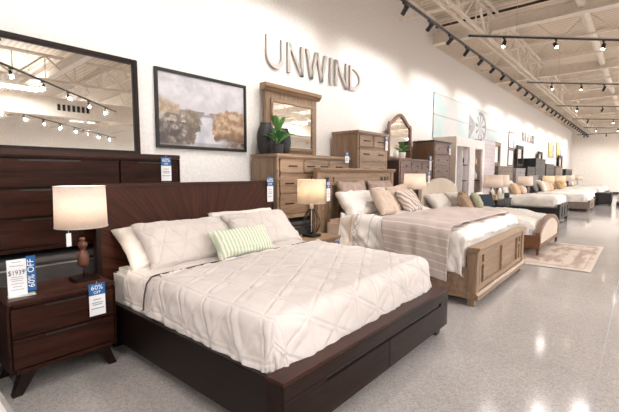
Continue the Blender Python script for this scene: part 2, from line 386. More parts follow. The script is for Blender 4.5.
# ------------------------------------------------------------------ soft goods
def pillow(name, mat, W, H, T, label, loc, lean=0.5, yaw=0.0, roll=0.0, group=None, seed=0, quilt=False, wr=0.012, cat='pillow', flange=0.0, n=30, power=0.42):
    """origin at the bottom centre; local Y = width, Z = height, X = thickness; lean tips the top back towards -x"""
    V = []; F = []; idx = {}
    for side in (1, -1):
        for i in range(n+1):
            for j in range(n+1):
                u = -1+2*i/n; v = -1+2*j/n
                e = (i in (0, n)) or (j in (0, n))
                if e and side == -1: idx[(side, i, j)] = idx[(1, i, j)]; continue
                uu = math.sin(u*PI/2)*0.55+u*0.45; vv = math.sin(v*PI/2)*0.55+v*0.45
                y = W/2*uu*(1-0.07*(1-vv*vv)); z = H/2*vv*(1-0.09*(1-uu*uu))
                t = max(0.0, (1-u*u)*(1-v*v))**power*T/2
                if not e:
                    t *= 1+0.12*nz(u*1.7+seed, v*1.7, seed)
                    t += side*0+wr*nz(u*4+seed*3, v*4, side*2.0)*min(1, (1-u*u)*(1-v*v)*6)
                    t += wr*0.8*abs(nz(u*2.2+seed, v*7, 5.0))*min(1, (1-v*v)*3)
                    if quilt:
                        t += 0.006*(quiltf(y*1.0, z*1.0, 0.18)-1)
                y += wr*0.7*nz(v*3, seed, 1.0); z += wr*0.9*nz(u*3, seed, 7.0)
                idx[(side, i, j)] = len(V); V.append((side*t, y, z+H/2*0.93))
    for side in (1, -1):
        for i in range(n):
            for j in range(n):
                q = (idx[(side,i,j)], idx[(side,i+1,j)], idx[(side,i+1,j+1)], idx[(side,i,j+1)])
                F.append(q if side == 1 else q[::-1])
    m = MB().add(V, F)
    o = m.build(name, mat, smooth=True); set_uv(o, [(v[1], v[2]) for v in V])
    o.matrix_world = Matrix.Translation(loc) @ Matrix.Rotation(yaw, 4, 'Z') @ Matrix.Rotation(-lean, 4, 'Y') @ Matrix.Rotation(roll, 4, 'X')
    tag(o, label, cat, group)
    return o

def quiltf(a, b, s):
    """1 in the puffs, 0 on the stitched lines of a triangle lattice"""
    d = 9
    for ang in (0.0, PI/3, -PI/3):
        t = (a*math.sin(ang)+b*math.cos(ang))/s
        f = abs(t-round(t))*s
        d = min(d, f)
    return 1-math.exp(-(d/0.016)**1.2)

def drape(name, mat, x0, x1, y0, y1, top, L, R=0.08, n=110, head=None, flare=0.12, quilt=0.0, wr=0.012, fold=0.02, seed=0.0, hem=0.03, parent=None, sag=None, zmin=None, qs=0.24, thick=0.0, Lh=None, origin=(0,0,0)):
    """cloth over a box top: the plan rectangle x0..x1, y0..y1 is the outside of the covered block, L how far it hangs"""
    ix0, ix1, iy0, iy1 = x0+R, x1-R, y0+R, y1-R
    V = []; UVc = []; N = n; nx = int(N*((x1-x0+2*L)/(y1-y0+2*L))); ny = N
    for i in range(nx+1):
        for j in range(ny+1):
            X = x0-L+(x1-x0+2*L)*i/nx; Y = y0-L+(y1-y0+2*L)*j/ny
            qx = min(max(X, ix0), ix1); qy = min(max(Y, iy0), iy1)
            wx, wy = X-qx, Y-qy; dl = math.hypot(wx, wy); d = max(abs(wx), abs(wy))
            hl = hem*(nz(X*1.3+seed, Y*1.3, seed+3))
            if dl > 1e-6:
                ux, uy = wx/dl, wy/dl
                d = d*(L+R+hl)/(L+R)
                if head is not None and ux < -0.3: d = min(d, head)
                if d < PI/2*R: off = R*math.sin(d/R); dz = R*(1-math.cos(d/R)); ang = d/R
                else: dz = R+(d-PI/2*R); off = R+flare*(d-PI/2*R); ang = PI/2
            else: ux = uy = 0; off = dz = 0; ang = 0
            p = Vector((qx+ux*off, qy+uy*off, top-dz))
            nrm = Vector((ux*math.sin(ang), uy*math.sin(ang), math.cos(ang)))
            puff = 0
            if quilt: puff += quilt*(quiltf(X, Y, qs)-0.5)
            puff += wr*nz(X*3+seed, Y*3, seed)+wr*0.5*nz(X*9+seed, Y*9, seed)
            puff += wr*1.2*abs(nz(X*1.4+Y*2.0+seed, Y*5-X*2, seed+8))
            if ang > 0.9:
                per = X*uy-Y*ux if abs(ux) < 0.5 or abs(uy) < 0.5 else math.atan2(uy, ux)*0.5
                k = min(1, max(0, dz-R*0.5)/0.15)
                puff += fold*k*(nz((X if abs(uy) > abs(ux) else Y)*7+seed, seed, 2.0)+0.6*nz((X+Y)*13+seed, seed, 9.0))
            p += nrm*puff
            if sag: p.z += sag(X, Y)
            if zmin is not None and p.z < zmin: 
                p.z = zmin+0.004+0.004*nz(X*9, Y*9)
            V.append(tuple(p-Vector(origin))); UVc.append((X, Y))
    F = []
    for i in range(nx):
        for j in range(ny):
            a = i*(ny+1)+j; F.append((a, a+ny+1, a+ny+2, a+1))
    o = MB().add(V, F).build(name, mat, parent, smooth=True)
    o.location = origin; set_uv(o, UVc)
    md = o.modifiers.new('thickness', 'SOLIDIFY'); md.thickness = thick or 0.012; md.offset = -1
    return o

# ------------------------------------------------------------------ price tags
def price_tag(loc, label, w=0.11, h=0.24, big='60%', sub='OFF', ry=0.0, rz=0.0, bottom=0.36):
    """card hanging with its face to +x; loc = top centre"""
    t = thing('price_tag', label, 'price tag', loc, (0, ry, rz))
    bx('card', 'card', t, 0, -w/2, -h, 0.003, w/2, -h*bottom, 0)
    bx('blue_header', 'blue', t, 0, -w/2, -h*bottom, 0.003, w/2, 0, 0)
    text(big, h*0.21, t, (0.0036, 0, -h*0.13), 'whitecard')
    text(sub, h*0.12, t, (0.0036, 0, -h*0.28), 'whitecard')
    m = MB()
    for k, (z, ww) in enumerate([(0.50, 0.5), (0.60, 0.7), (0.66, 0.6), (0.78, 0.8)]):
        m.box(0.003, -w*ww/2, -h*z-0.004, 0.0036, w*ww/2, -h*z+0.003, 0)
    m.build('print', 'inkgrey', t)
    MB().tube([(0.002, 0, -0.004), (0.0, 0, 0.018)], 0.0012, 6).build('string', 'whitecard', t)
    return t

# ------------------------------------------------------------------ case furniture
def handle(parent, y, z, x, w=0.12, style='bar', mat='metal_dk'):
    m = MB()
    if style == 'bar':
        m.box(x+0.018, y-w/2, z-0.009, x+0.028, y+w/2, z+0.009, 0.003)
        for s in (-1, 1): m.box(x, y+s*w*0.38-0.006, z-0.006, x+0.02, y+s*w*0.38+0.006, z+0.006, 0)
    else:
        m.tube([(x, y, z), (x+0.012, y, z), (x+0.016, y, z), (x+0.028, y, z)], [0.006, 0.006, 0.015, 0.011], 12)
    return m.build('handle' if style == 'bar' else 'knob', mat, parent, smooth=style != 'bar')

def case(name, label, cat, loc, D, W, H, rows, mb, mt, mside=None, leg='block', leg_h=0.08, over=0.02, top_t=0.035, hs='bar', md=None, gap=0.008, group=None, waist=None, hw=0.12, inset=0.012, leg_mat=None, plinth=False, hmat='metal_dk', edge=0.035):
    """front faces +x. rows: list from the bottom of (relative height, [relative widths])"""
    t = thing(name, label, cat, loc, group=group)
    md = md or mb; z0 = leg_h; z1 = H-top_t
    B = MB().box(0, -W/2, z0, D-0.022, W/2, z1, 0.004)
    B.box(D-0.03, -W/2, z0, D, -W/2+edge, z1, 0.003); B.box(D-0.03, W/2-edge, z0, D, W/2, z1, 0.003)
    B.box(D-0.03, -W/2+0.03, z0, D-0.001, W/2-0.03, z0+0.03, 0.003); B.box(D-0.03, -W/2+0.03, z1-0.018, D-0.001, W/2-0.03, z1, 0.003)
    if plinth: B.box(-0.0, -W/2-0.012, z0-0.004, D+0.015, W/2+0.012, z0+0.05, 0.008)
    B.build('carcass', mb, t)
    if mside:
        for s in (-1, 1): bx('side_panel', mside, t, 0.0, s*W/2-0.004, z0+0.01, D-0.004, s*W/2+0.004, z1-0.002, 0.002)
    bx('top', mt, t, 0, -W/2-over, z1, D+over, W/2+over, H, 0.007)
    if waist: bx('waist_moulding', mt, t, 0, -W/2-over*0.7, waist-0.012, D+over*0.7, W/2+over*0.7, waist+0.012, 0.006)
    tot = sum(r[0] for r in rows); a0 = z0+0.034+(0.03 if plinth else 0); avail = z1-0.022-a0; z = a0
    for rh, cols in rows:
        hgt = avail*rh/tot; cw = sum(cols); y = -W/2+edge+0.003
        for c in cols:
            w = (W-2*edge-0.006)*c/cw
            m = MB().box(D-0.02, y+gap/2, z+gap/2, D+0.004-inset*0, y+w-gap/2, z+hgt-gap/2, 0.004)
            if inset > 0.012:   # raised border framing of a recessed drawer face
                m.box(D, y+gap/2, z+gap/2, D+0.012, y+w-gap/2, z+gap/2+0.022, 0.004); m.box(D, y+gap/2, z+hgt-gap/2-0.022, D+0.012, y+w-gap/2, z+hgt-gap/2, 0.004)
                m.box(D, y+gap/2, z+gap/2, D+0.012, y+gap/2+0.022, z+hgt-gap/2, 0.004); m.box(D, y+w-gap/2-0.022, z+gap/2, D+0.012, y+w-gap/2, z+hgt-gap/2, 0.004)
            d = m.build('drawer', md, t)
            if hs == 'bar':
                if w > 0.55:
                    for s in (-0.27, 0.27): handle(d, y+w/2+s*w, z+hgt/2, D+0.003, hw, mat=hmat)
                else: handle(d, y+w/2, z+hgt/2, D+0.003, hw, mat=hmat)
            elif hs == 'knob':
                for s in ((-0.28, 0.28) if w > 0.55 else (0,)): handle(d, y+w/2+s*w, z+hgt/2, D+0.003, style='knob', mat=hmat)
            elif hs == 'slot':   # shadow-gap finger pull along the upper edge
                bx('finger_pull', 'black', d, D+0.003, y+w*0.3, z+hgt-gap/2-0.016, D+0.0065, y+w*0.7, z+hgt-gap/2-0.004, 0)
            y += w
        z += hgt
    for sx in (0, 1):
        for sy in (-1, 1):
            cx = D-0.05 if sx else 0.03; cy = sy*(W/2-0.04)
            if leg == 'block': m = MB().box(cx-0.025, cy-0.03, 0, cx+0.03, cy+0.03, z0+0.002, 0.004)
            elif leg == 'splay':
                cy = sy*(W/2-0.10)
                m = MB(); a = 0.045; q = sy*0.07
                V = [(cx-a, cy-a, z0+0.002), (cx+a, cy-a, z0+0.002), (cx+a, cy+a, z0+0.002), (cx-a, cy+a, z0+0.002)]
                W2 = [(cx-a*0.55, cy-a*0.6+q, 0), (cx+a*0.75, cy-a*0.6+q, 0), (cx+a*0.75, cy+a*0.6+q, 0), (cx-a*0.55, cy+a*0.6+q, 0)]
                m.add(V+W2, [(0,1,2,3), (7,6,5,4), (0,4,5,1), (1,5,6,2), (2,6,7,3), (3,7,4,0)])
            else: m = MB().box(cx-0.02, cy-0.02, 0, cx+0.02, cy+0.02, z0+0.002, 0.004)
            m.build('leg', leg_mat or mb, t)
    return t

def framed_mirror(name, label, loc, W, H, fm, fw=0.07, ft=0.04, cornice=0, rot=(0,0,0), group=None, foot=0.0):
    """back at local x=0, bottom centre origin"""
    t = thing(name, label, 'mirror', loc, rot, group)
    m = MB(); m.box(0.001, -W/2, 0, ft, -W/2+fw, H, 0.006).box(0.001, W/2-fw, 0, ft, W/2, H, 0.006)
    m.box(0.001, -W/2+fw, H-fw, ft, W/2-fw, H, 0.006).box(0.001, -W/2+fw, 0, ft, W/2-fw, fw, 0.006)
    m.build('frame', fm, t)
    bx('mirror_glass', 'mirror', t, 0.012, -W/2+fw-0.005, fw-0.005, 0.018, W/2-fw+0.005, H-fw+0.005, 0)
    return t

def lathe_lamp_shade(t, r0, r1, z0, z1, mat, name='shade'):
    m = MB(); n = 40; V = []; F = []
    for (r, z) in ((r0, z0), (r1, z1), (r1-0.003, z1), (r0-0.003, z0)):
        for k in range(n): V.append((r*math.cos(2*PI*k/n), r*math.sin(2*PI*k/n), z))
    for i in range(4):
        for k in range(n): F.append((i*n+k, i*n+(k+1) % n, ((i+1) % 4)*n+(k+1) % n, ((i+1) % 4)*n+k))
    o = m.add(V, F).build(name, mat, t, smooth=True)
    for z, r in ((z0, r0), (z1, r1)):
        tr = MB().lathe([(r+0.001, z-0.003), (r+0.003, z-0.002), (r+0.003, z+0.004), (r-0.004, z+0.004), (r-0.004, z-0.003)], 40, cap=False)
        tr.build('trim_ring', mat, o)
    return o

def lamp_light(t, z, power, col=(1.0, 0.95, 0.88)):
    b = MB().lathe([(0.006, z-0.06), (0.014, z-0.05), (0.014, z-0.02), (0.03, z), (0.034, z+0.025), (0.02, z+0.05), (0.004, z+0.057)], 16).build('bulb', 'bulb', t, smooth=True)
    l = bpy.data.lights.new('bulb_light', 'POINT'); l.energy = power; l.color = col; l.shadow_soft_size = 0.06
    o = bpy.data.objects.new('bulb_light', l); COL.objects.link(o); o.parent = t; o.location = (0, 0, z+0.10)
    return o
# ================================================================== THE ROOM
YB, YF, XR, ZD = -10.0, 36.0, 24.0, 5.45
struct(bx('floor', 'floor', None, -0.3, YB-0.3, -0.2, XR+0.3, YF+0.3, 0, 0))
struct(bx('ceiling', 'deck', None, -0.3, YB-0.3, ZD, XR+0.3, YF+0.3, ZD+0.15, 0))
struct(MB().box(-0.3, YB, 0, 0, 10.05, ZD, 0).box(-0.3, 10.05, 0, 0, YF, 4.72, 0).build('wall_left', M['wall']))
struct(bx('wall_left_upper', 'upper', None, -0.35, 10.05, 4.72, -0.12, YF, ZD, 0))
struct(bx('wall_back', 'wall_end', None, -0.3, YF, 0, XR+0.3, YF+0.3, ZD, 0))
struct(bx('wall_front', 'wall', None, -0.3, YB-0.3, 0, XR+0.3, YB, ZD, 0))
struct(bx('wall_right', 'wall_end', None, XR, YB, 0, XR+0.3, YF, ZD, 0))
struct(bx('trim_1', 'black', None, XR-0.06, YB, 3.12, XR-0.001, YF, 3.5, 0))
struct(bx('baseboard_back', 'espresso', None, 0, YF-0.03, 0, XR, YF, 0.14, 0))
struct(bx('trim_2', 'plain' if False else 'inkgrey', None, 4.085, -2, -0.001, 4.092, 30, 0.0012, 0))   # control joint in the slab
# roof steel
def joist(y):
    m = MB(); zb, zt = 4.80, 5.38
    m.box(0.02, y-0.035, zt-0.05, XR, y+0.035, zt, 0); m.box(0.02, y-0.035, zb, XR, y+0.035, zb+0.045, 0)
    x = 0.3; up = True
    while x < XR-0.6:
        m.tube([(x, y, zb+0.02 if up else zt-0.03), (x+0.55, y, zt-0.03 if up else zb+0.02)], 0.013, 5, caps=False); x += 0.55; up = not up
    struct(m.build('ceiling_joist', M['steel']))
def ibeam(y):
    m = MB(); m.box(0.0, y-0.09, 4.74, XR, y+0.09, 4.765, 0).box(0.0, y-0.012, 4.765, XR, y+0.012, 5.0, 0).box(0.0, y-0.09, 5.0, XR, y+0.09, 5.025, 0)
    m.box(0.0, y-0.03, 5.3, XR, y+0.03, 5.36, 0)
    struct(m.build('ceiling_beam', M['steel']))
k = 0; y = -8.8
while y < YF-0.5:
    (ibeam if k % 3 == 1 else joist)(y+0.02); y += 1.867; k += 1
for x in (1.42, 9.6, 17.8):
    m = MB(); zb, zt = 4.45, 5.22
    for dy in (-0.07, 0.07):
        m.box(x+dy-0.025, YB, zb, x+dy+0.025, YF, zb+0.05, 0); m.box(x+dy-0.025, YB, zt-0.05, x+dy+0.025, YF, zt, 0)
    y = YB+0.3; up = True
    while y < YF-0.9:
        m.tube([(x, y, zb+0.02 if up else zt-0.03), (x, y+0.8, zt-0.03 if up else zb+0.02)], 0.028, 6, caps=False)
        m.tube([(x, y, zb+0.02), (x, y, zt-0.03)], 0.016, 5, caps=False); y += 0.8; up = not up
    struct(m.build('ceiling_truss', M['steel']))
struct(MB().tube([(3.12, YB, 4.92), (3.12, YF, 4.92)], 0.085, 20).build('ceiling_pipe', M['steel'], smooth=True))
struct(MB().tube([(0.0, 10.0, 5.22), (6.0, 10.0, 5.22)], 0.03, 8).build('ceiling_conduit', M['darkbr'], smooth=True))
struct(MB().tube([(5.2, YB, 5.1), (5.2, YF, 5.1)], 0.04, 10).build('ceiling_conduit', M['steel'], smooth=True))
# hanging white bulkhead with a dark louvre, seen in the big mirror
m = MB().box(13.0, YB+0.1, 3.95, 13.3, YF-6, 4.65, 0.01)
bh = m.build('bulkhead', M['upper']); struct(bh)
m = MB()
for kk in range(7): m.box(12.985, 5.2+kk*0.17, 4.18, 13.0, 5.3+kk*0.17, 4.42, 0)
struct(m.build('bulkhead_vent', M['black']))

# ---- track lighting
SPOTS = []
def spot_head(proto, loc, rot, label, group, power, size=1.25, blend=0.7, col=(1.0, 0.95, 0.90)):
    if proto is None:
        t = thing('track_spotlight', label, 'spotlight', loc, (0,0,0), group)
        MB().box(-0.02, -0.05, -0.03, 0.02, 0.05, 0, 0.004).tube([(0,0,-0.02), (0,0,-0.10)], 0.01, 8).build('bracket', 'track', t)
        b = MB().lathe([(0.0, 0.085), (0.032, 0.085), (0.037, 0.078), (0.037, -0.062), (0.034, -0.067), (0.030, -0.055)], 20, cap=False).build('lamp_body', 'track', t, smooth=True)
        b.location = (0, 0, -0.13)
        l = MB().lathe([(0.0005, -0.056), (0.030, -0.056)], 20, cap=False).build('lens', 'lens', b)
    else:
        t = proto.copy(); COL.objects.link(t); t.location = loc; t['label'] = label; t['group'] = group
        for ch in proto.children:
            if ch.type == 'LIGHT': continue
            c = ch.copy(); COL.objects.link(c); c.parent = t
            for g in ch.children:
                d = g.copy(); COL.objects.link(d); d.parent = c
    b = [c for c in t.children if c.name.startswith('lamp_body')][0]
    b.rotation_euler = rot
    if power > 0:
        L = bpy.data.lights.new('spot', 'SPOT'); L.energy = power; L.spot_size = size; L.spot_blend = blend; L.color = col; L.shadow_soft_size = 0.03
        o = bpy.data.objects.new('spot', L); COL.objects.link(o)
        d = Euler(rot).to_matrix() @ Vector((0, 0, -1))
        o.location = Vector(loc)+Vector((0, 0, -0.13))+d*0.10; o.rotation_euler = rot
    return t
def track(name, p0, p1, label):
    p0 = Vector(p0); p1 = Vector(p1); d = p1-p0; Ln = d.length; ang = math.atan2(d.y, d.x)
    t = thing(name, label, 'lighting track', p0, (0, 0, ang))
    bx('rail', 'track', t, 0, -0.018, 0, Ln, 0.018, 0.03, 0)
    bx('top_channel', 'trackw', t, 0, -0.02, 0.03, Ln, 0.02, 0.05, 0)
    s = 1.0
    while s < Ln: MB().tube([(s, 0, 0.05), (s, 0, ZD-p0.z)], 0.004, 5, caps=False).build('suspension_cable', 'trackw', t); s += 3.0
    return t
TZ = 4.2
track('lighting_track', (1.2, 0.9, TZ), (1.2, 34.0, TZ), 'long black lighting track running beside the left wall to the far end')
proto = None; y = 1.13; i = 0
W_LAB = 'black spotlight on the long wall track, aimed at the wall'
while y < 34.3:
    p = spot_head(proto, (1.2, y, TZ), (0, 0.78, 0.25*math.sin(i*2.1)), W_LAB, 'spotlights along the wall track', 46, 1.75, 1.0, (1.0, 0.965, 0.93))
    if proto is None: proto = p
    # keep every head turned to the wall (-x)
    b = [c for c in p.children if c.name.startswith('lamp_body')][0]
    y += 0.96; i += 1
ORD = ['nearest', 'second nearest', 'third', 'fourth', 'fifth', 'farthest']
for kx, y0 in enumerate((8.2, 13.45, 18.75, 23.7, 28.6)):
    Lt = 7.5
    track('lighting_track', (1.45, y0, TZ), (1.45+Lt*0.707, y0+Lt*0.707, TZ), '%s of the black lighting tracks slanting out from the wall over the aisle' % ORD[kx])
    pos = {0: (0.75, 1.86, 2.9, 4.0, 5.2), 1: (0.8, 1.75, 2.5, 4.1, 5.4), 2: (0.9, 2.0, 3.1, 4.6, 6), 3: (0.8, 2.2, 3.4, 5.0), 4: (0.8, 2.2, 3.4, 5.0)}[kx]
    for q, s in enumerate(pos):
        aim = [(0.5, 0.25, 2.6), (-0.75, 0.0, 0.6), (-0.25, 0.55, 1.0), (0.55, -0.3, 1.2), (-0.7, 0.1, 0.1)][(q+kx) % 5]
        spot_head(proto, (1.45+s*0.707, y0+s*0.707, TZ), aim, 'black spotlight on the %s slanting track over the aisle' % ORD[kx], 'spotlights on the %s slanting track' % ORD[kx], 60 if kx < 2 else 90, col=(1.0, 0.97, 0.94))
# tracks out of the frame that light the near beds and show in the mirrors
for kx, y0 in enumerate((3.0, -2.2)):
    track('lighting_track', (1.45, y0, TZ), (1.45+6*0.707, y0+6*0.707, TZ), ['black lighting track over the dark bed, above the frame', 'black lighting track over the aisle behind the camera'][kx])
    for q, s in enumerate((0.8, 2.0, 3.2, 4.5)):
        spot_head(proto, (1.45+s*0.707, y0+s*0.707, TZ), [(-0.35, 0.25, 0), (0.2, 0.2, 0), (0.1, -0.45, 0), (-0.4, 0.35, 0)][q], 'black spotlight on the track over the %s' % ['dark bed', 'aisle'][kx], 'spotlights above the %s' % ['dark bed', 'near aisle'][kx], 102, 1.6, 0.8, (1.0, 0.985, 0.975))
for kx, (x0, y0) in enumerate(((7.6, 1.8), (13.2, 2.0), (13.2, 7.5))):
    track('lighting_track', (x0-3.2, y0+3.2, TZ), (x0+4.2, y0-4.2, TZ) if False else (x0+4.2, y0+4.2+0, TZ), '%s black lighting track over the opposite aisle, seen in the big mirror' % ORD[kx]) if False else None
for kx, (x0, y0, n) in enumerate(((5.4, 0.3, 7), (13.6, 3.2, 8), (5.4, -6.5, 6))):
    Lt = n*1.35
    track('lighting_track', (x0, y0, TZ), (x0+Lt*0.707, y0+Lt*0.707, TZ), '%s black lighting track over the opposite aisle, reflected in the mirrors' % ORD[kx])
    for q in range(n):
        s = 0.7+q*1.3
        spot_head(proto, (x0+s*0.707, y0+s*0.707, TZ), [(-0.3, 0.6, 0), (0.2, 0.75, 0), (0.1, 0.5, 0)][q % 3], 'black spotlight over the opposite aisle on its %s track' % ORD[kx], 'spotlights on the %s opposite track' % ORD[kx], 60, 2.1, 0.6, (1.0, 0.98, 0.97))
track('lighting_track', (0.6, 33.6, TZ), (11.0, 33.6, TZ), 'black lighting track running along the far end wall')
for q in range(8):
    spot_head(proto, (1.0+q*1.25, 33.6, TZ), (0.7, 0, 0), 'black spotlight on the end-wall track, aimed at the far wall', 'spotlights along the far wall track', 80, 1.7, 1.0, (1.0, 0.96, 0.92))
# strip lights, all but the last added to light the scene from the front
sp = None; n = 0
STRIPS = [(xx, yy) for yy in (-7, -2, 3, 8, 13, 18, 23, 28, 33) for xx in (7.2, 12.2, 18.5) if not (xx < 15 and -4 < yy < 10)]+[(11.7, 3.7)]
for xx, yy in STRIPS:
    if True:
        if sp is None:
            t = thing('strip_fill_light', 'white strip light in a mostly added fill row over the opposite aisle', 'ceiling light', (xx, yy, 4.62), group='mostly added fill strip lights over the opposite aisle')
            bx('housing', 'steel', t, -0.09, -0.62, 0, 0.09, 0.62, 0.07, 0.006)
            MB().box(-0.07, -0.6, -0.03, 0.07, 0.6, -0.001, 0.01).build('diffuser', 'tube', t)
            MB().tube([(0, -0.4, 0.07), (0, -0.4, ZD-4.62)], 0.004, 5).build('suspension_cable', 'trackw', t); MB().tube([(0, 0.4, 0.07), (0, 0.4, ZD-4.62)], 0.004, 5).build('suspension_cable', 'trackw', t)
            sp = t
        else: copy_tree(sp, (xx, yy, 4.62), 'white strip light in a mostly added fill row over the opposite aisle', 'mostly added fill strip lights over the opposite aisle')
        L = bpy.data.lights.new('strip_fill', 'AREA'); L.shape = 'RECTANGLE'; L.size = 0.3; L.size_y = 1.2; L.energy = 150 if xx < 10 else 150; L.color = (0.95, 0.98, 1.0)
        o = bpy.data.objects.new('strip_fill', L); COL.objects.link(o); o.location = (xx, yy, 4.56)
        L = bpy.data.lights.new('ceiling_fill', 'AREA'); L.shape = 'RECTANGLE'; L.size = 0.16; L.size_y = 1.2; L.energy = 130; L.color = (1.0, 0.98, 0.96)  # upward area light added to brighten the ceiling
        o = bpy.data.objects.new('ceiling_fill', L); COL.objects.link(o); o.location = (xx, yy, 4.71); o.rotation_euler = (PI, 0, 0)

# ================================================================== ON THE WALL
def letter(ch, y0, y1, z0, z1, w=0.062):
    m = MB(); x0, x1 = 0.012, 0.05
    def quad(a, b, c, d): m.prism([a, b, c, d], x0, x1)
    def arc(cy, cz, ry, rz, a0, a1, n=16):
        for i in range(n):
            A = a0+(a1-a0)*i/n; B = a0+(a1-a0)*(i+1)/n
            quad((cy+ry*math.cos(A), cz+rz*math.sin(A)), (cy+ry*math.cos(B), cz+rz*math.sin(B)), (cy+(ry-w)*math.cos(B), cz+(rz-w)*math.sin(B)), (cy+(ry-w)*math.cos(A), cz+(rz-w)*math.sin(A)))
    def dia(ya, yb, za=None, zb=None):   # from (ya, top) to (yb, bottom)
        quad((ya-w/2, z1), (ya+w/2, z1), (yb+w/2, z0), (yb-w/2, z0))
    if ch == 'U':
        r = (y1-y0)/2; quad((y0, z0+r), (y0+w, z0+r), (y0+w, z1), (y0, z1)); quad((y1-w, z0+r), (y1, z0+r), (y1, z1), (y1-w, z1)); arc((y0+y1)/2, z0+r, r, r, PI, 2*PI)
    elif ch == 'N':
        quad((y0, z0), (y0+w, z0), (y0+w, z1), (y0, z1)); quad((y1-w, z0), (y1, z0), (y1, z1), (y1-w, z1)); dia(y0+w/2, y1-w/2)
    elif ch == 'W':
        q = (y1-y0)/4; h = w*0.9
        for a, b in ((y0+h/2, y0+q), (y0+2*q, y0+q), (y0+2*q, y0+3*q), (y1-h/2, y0+3*q)): dia(a, b)
    elif ch == 'I': quad((y0, z0), (y1, z0), (y1, z1), (y0, z1))
    elif ch == 'D':
        r = (z1-z0)/2; ry = y1-(y0+w); quad((y0, z0), (y0+w, z0), (y0+w, z1), (y0, z1)); arc(y0+w*0.9, z0+r, ry, r, -PI/2, PI/2)
    return m
LZ = 0.032
for ch, a, b, word in (('U', 3.955, 4.32, 'U, first'), ('N', 4.395, 4.765, 'N after the U'), ('W', 4.83, 5.37, 'W'), ('I', 5.465, 5.53, 'I'), ('N', 5.61, 5.99, 'second N, before the D'), ('D', 6.055, 6.45, 'D, last')):
    o = letter(ch, a+0.02, b+0.02, 2.975+LZ, 3.425+LZ).build('wall_letter', M['letter'])
    tag(o, 'brushed metal capital letter %s of the word on the white wall' % word, 'letter', 'metal letters on the white wall')

def flat_canvas(name, parent, W, H, fn, nx, ny, x=0.0, th=0.02, dim=1.0):
    """printed picture surface, local y in -W/2..W/2, z in 0..H; fn(u, v) -> rgb 0..255"""
    V = []; F = []; C = []
    for j in range(ny+1):
        for i in range(nx+1): V.append((x+th, -W/2+W*i/nx, H*j/ny)); C.append(lin(fn(i/nx, j/ny)))
    for j in range(ny):
        for i in range(nx): a = j*(nx+1)+i; F.append((a, a+1, a+nx+2, a+nx+1))
    k = len(V); V += [(x, -W/2, 0), (x, W/2, 0), (x, W/2, H), (x, -W/2, H)]; C += [lin((230,228,224))]*4; F.append((k, k+3, k+2, k+1))
    me = bpy.data.meshes.new(name); me.from_pydata(V, [], F)
    ca = me.color_attributes.new('Col', 'FLOAT_COLOR', 'POINT')
    for i, c in enumerate(C): ca.data[i].color = (c[0]*dim, c[1]*dim, c[2]*dim, 1)
    me.materials.append(M['vc']); o = bpy.data.objects.new(name, me); COL.objects.link(o)
    if parent: o.parent = parent
    return o
M['vc'] = vcol('printed_picture')
def mixc(a, b, t): t = max(0, min(1, t)); return tuple(a[i]+(b[i]-a[i])*t for i in range(3))
def river(u, v):
    n = lambda s, o=0.0: noise.fractal(Vector((u*s*1.45+o, v*s, o)), 0.8, 2.0, 5)
    sky = mixc((192,190,198), (226,224,228), 0.5+n(3.5)*0.9+(v-0.7))
    c = mixc((214,210,214), sky, (v-0.5)/0.2)
    # water: pale funnel
    cx = 0.53-(0.45-v)*0.0; half = 0.03+max(0, 0.50-v)*0.42
    wat = mixc((196,196,206), (226,224,230), 0.5+n(5, 3.0))
    dw = abs(u-(0.52+0.02*n(6)))/half
    if v < 0.52: c = mixc(wat, (150,140,136), (dw-0.8)/0.5)
    # left bank trees
    hl = 0.70-0.50*u+0.06*n(7, 5.0)-(0.12 if 0.22 < u < 0.28 else 0)
    if u < 0.47 and v < hl and (v > 0.02) and u < 0.46-max(0, 0.35-v)*0.38+0.05*n(6, 1.0):
        tcol = mixc((122,112,104), (200,188,176), 0.5+n(12, 9.0)*1.3)
        if v < 0.34: tcol = mixc(tcol, (92,84,84), 0.75-v*0.8+n(9, 4.0))
        if u < 0.22 and v > 0.45: tcol = mixc(tcol, (204,178,150), 0.6)
        if u > 0.28: tcol = mixc(tcol, (128,116,96), 0.5)
        c = mixc(c, tcol, (hl-v)/0.05)
    hr = 0.45+0.26*(1-((u-0.85)/0.34)**2)*0.55+0.05*n(8, 6.0)
    lo = 0.17+0.05*n(6, 2.0)-(u-0.6)*0.05
    if u > 0.60+0.04*n(6) and v < hr and v > lo-0.06:
        tcol = mixc((164,130,104), (212,188,162), 0.5+n(11, 7.0)*1.3)
        tcol = mixc((112,84,66), tcol, (v-lo)/0.12+0.3)
        c = mixc(c, tcol, min((hr-v)/0.04, (v-lo+0.06)/0.05))
    elif u > 0.75 and v <= lo-0.02:
        c = mixc(wat, (120,96,80), 0.55+n(9)*0.8)
        if u > 0.88 and v > 0.06+(0.98-u)*1.1: c = (70,64,62)
    if 0.44 < u < 0.62 and 0.44 < v < 0.49+0.02*n(10): c = mixc(c, (150,142,146), 0.7)
    if v < 0.06: c = mixc(c, (110,100,100), 0.3)
    return c
t = thing('framed_picture', 'large black-framed misty river landscape picture on the white wall', 'picture', (0.002, 2.927, 1.755))
Wp, Hp, f = 1.325, 0.905, 0.035
MB().box(0, -Wp/2, 0, 0.035, Wp/2, f, 0.003).box(0, -Wp/2, Hp-f, 0.035, Wp/2, Hp, 0.003).box(0, -Wp/2, f, 0.035, -Wp/2+f, Hp-f, 0.003).box(0, Wp/2-f, f, 0.035, Wp/2, Hp-f, 0.003).build('frame', 'black', t)
c = flat_canvas('canvas', t, Wp-2*f, Hp-2*f, river, 220, 150, 0.0, 0.016, 0.8); c.location = (0, 0, f)
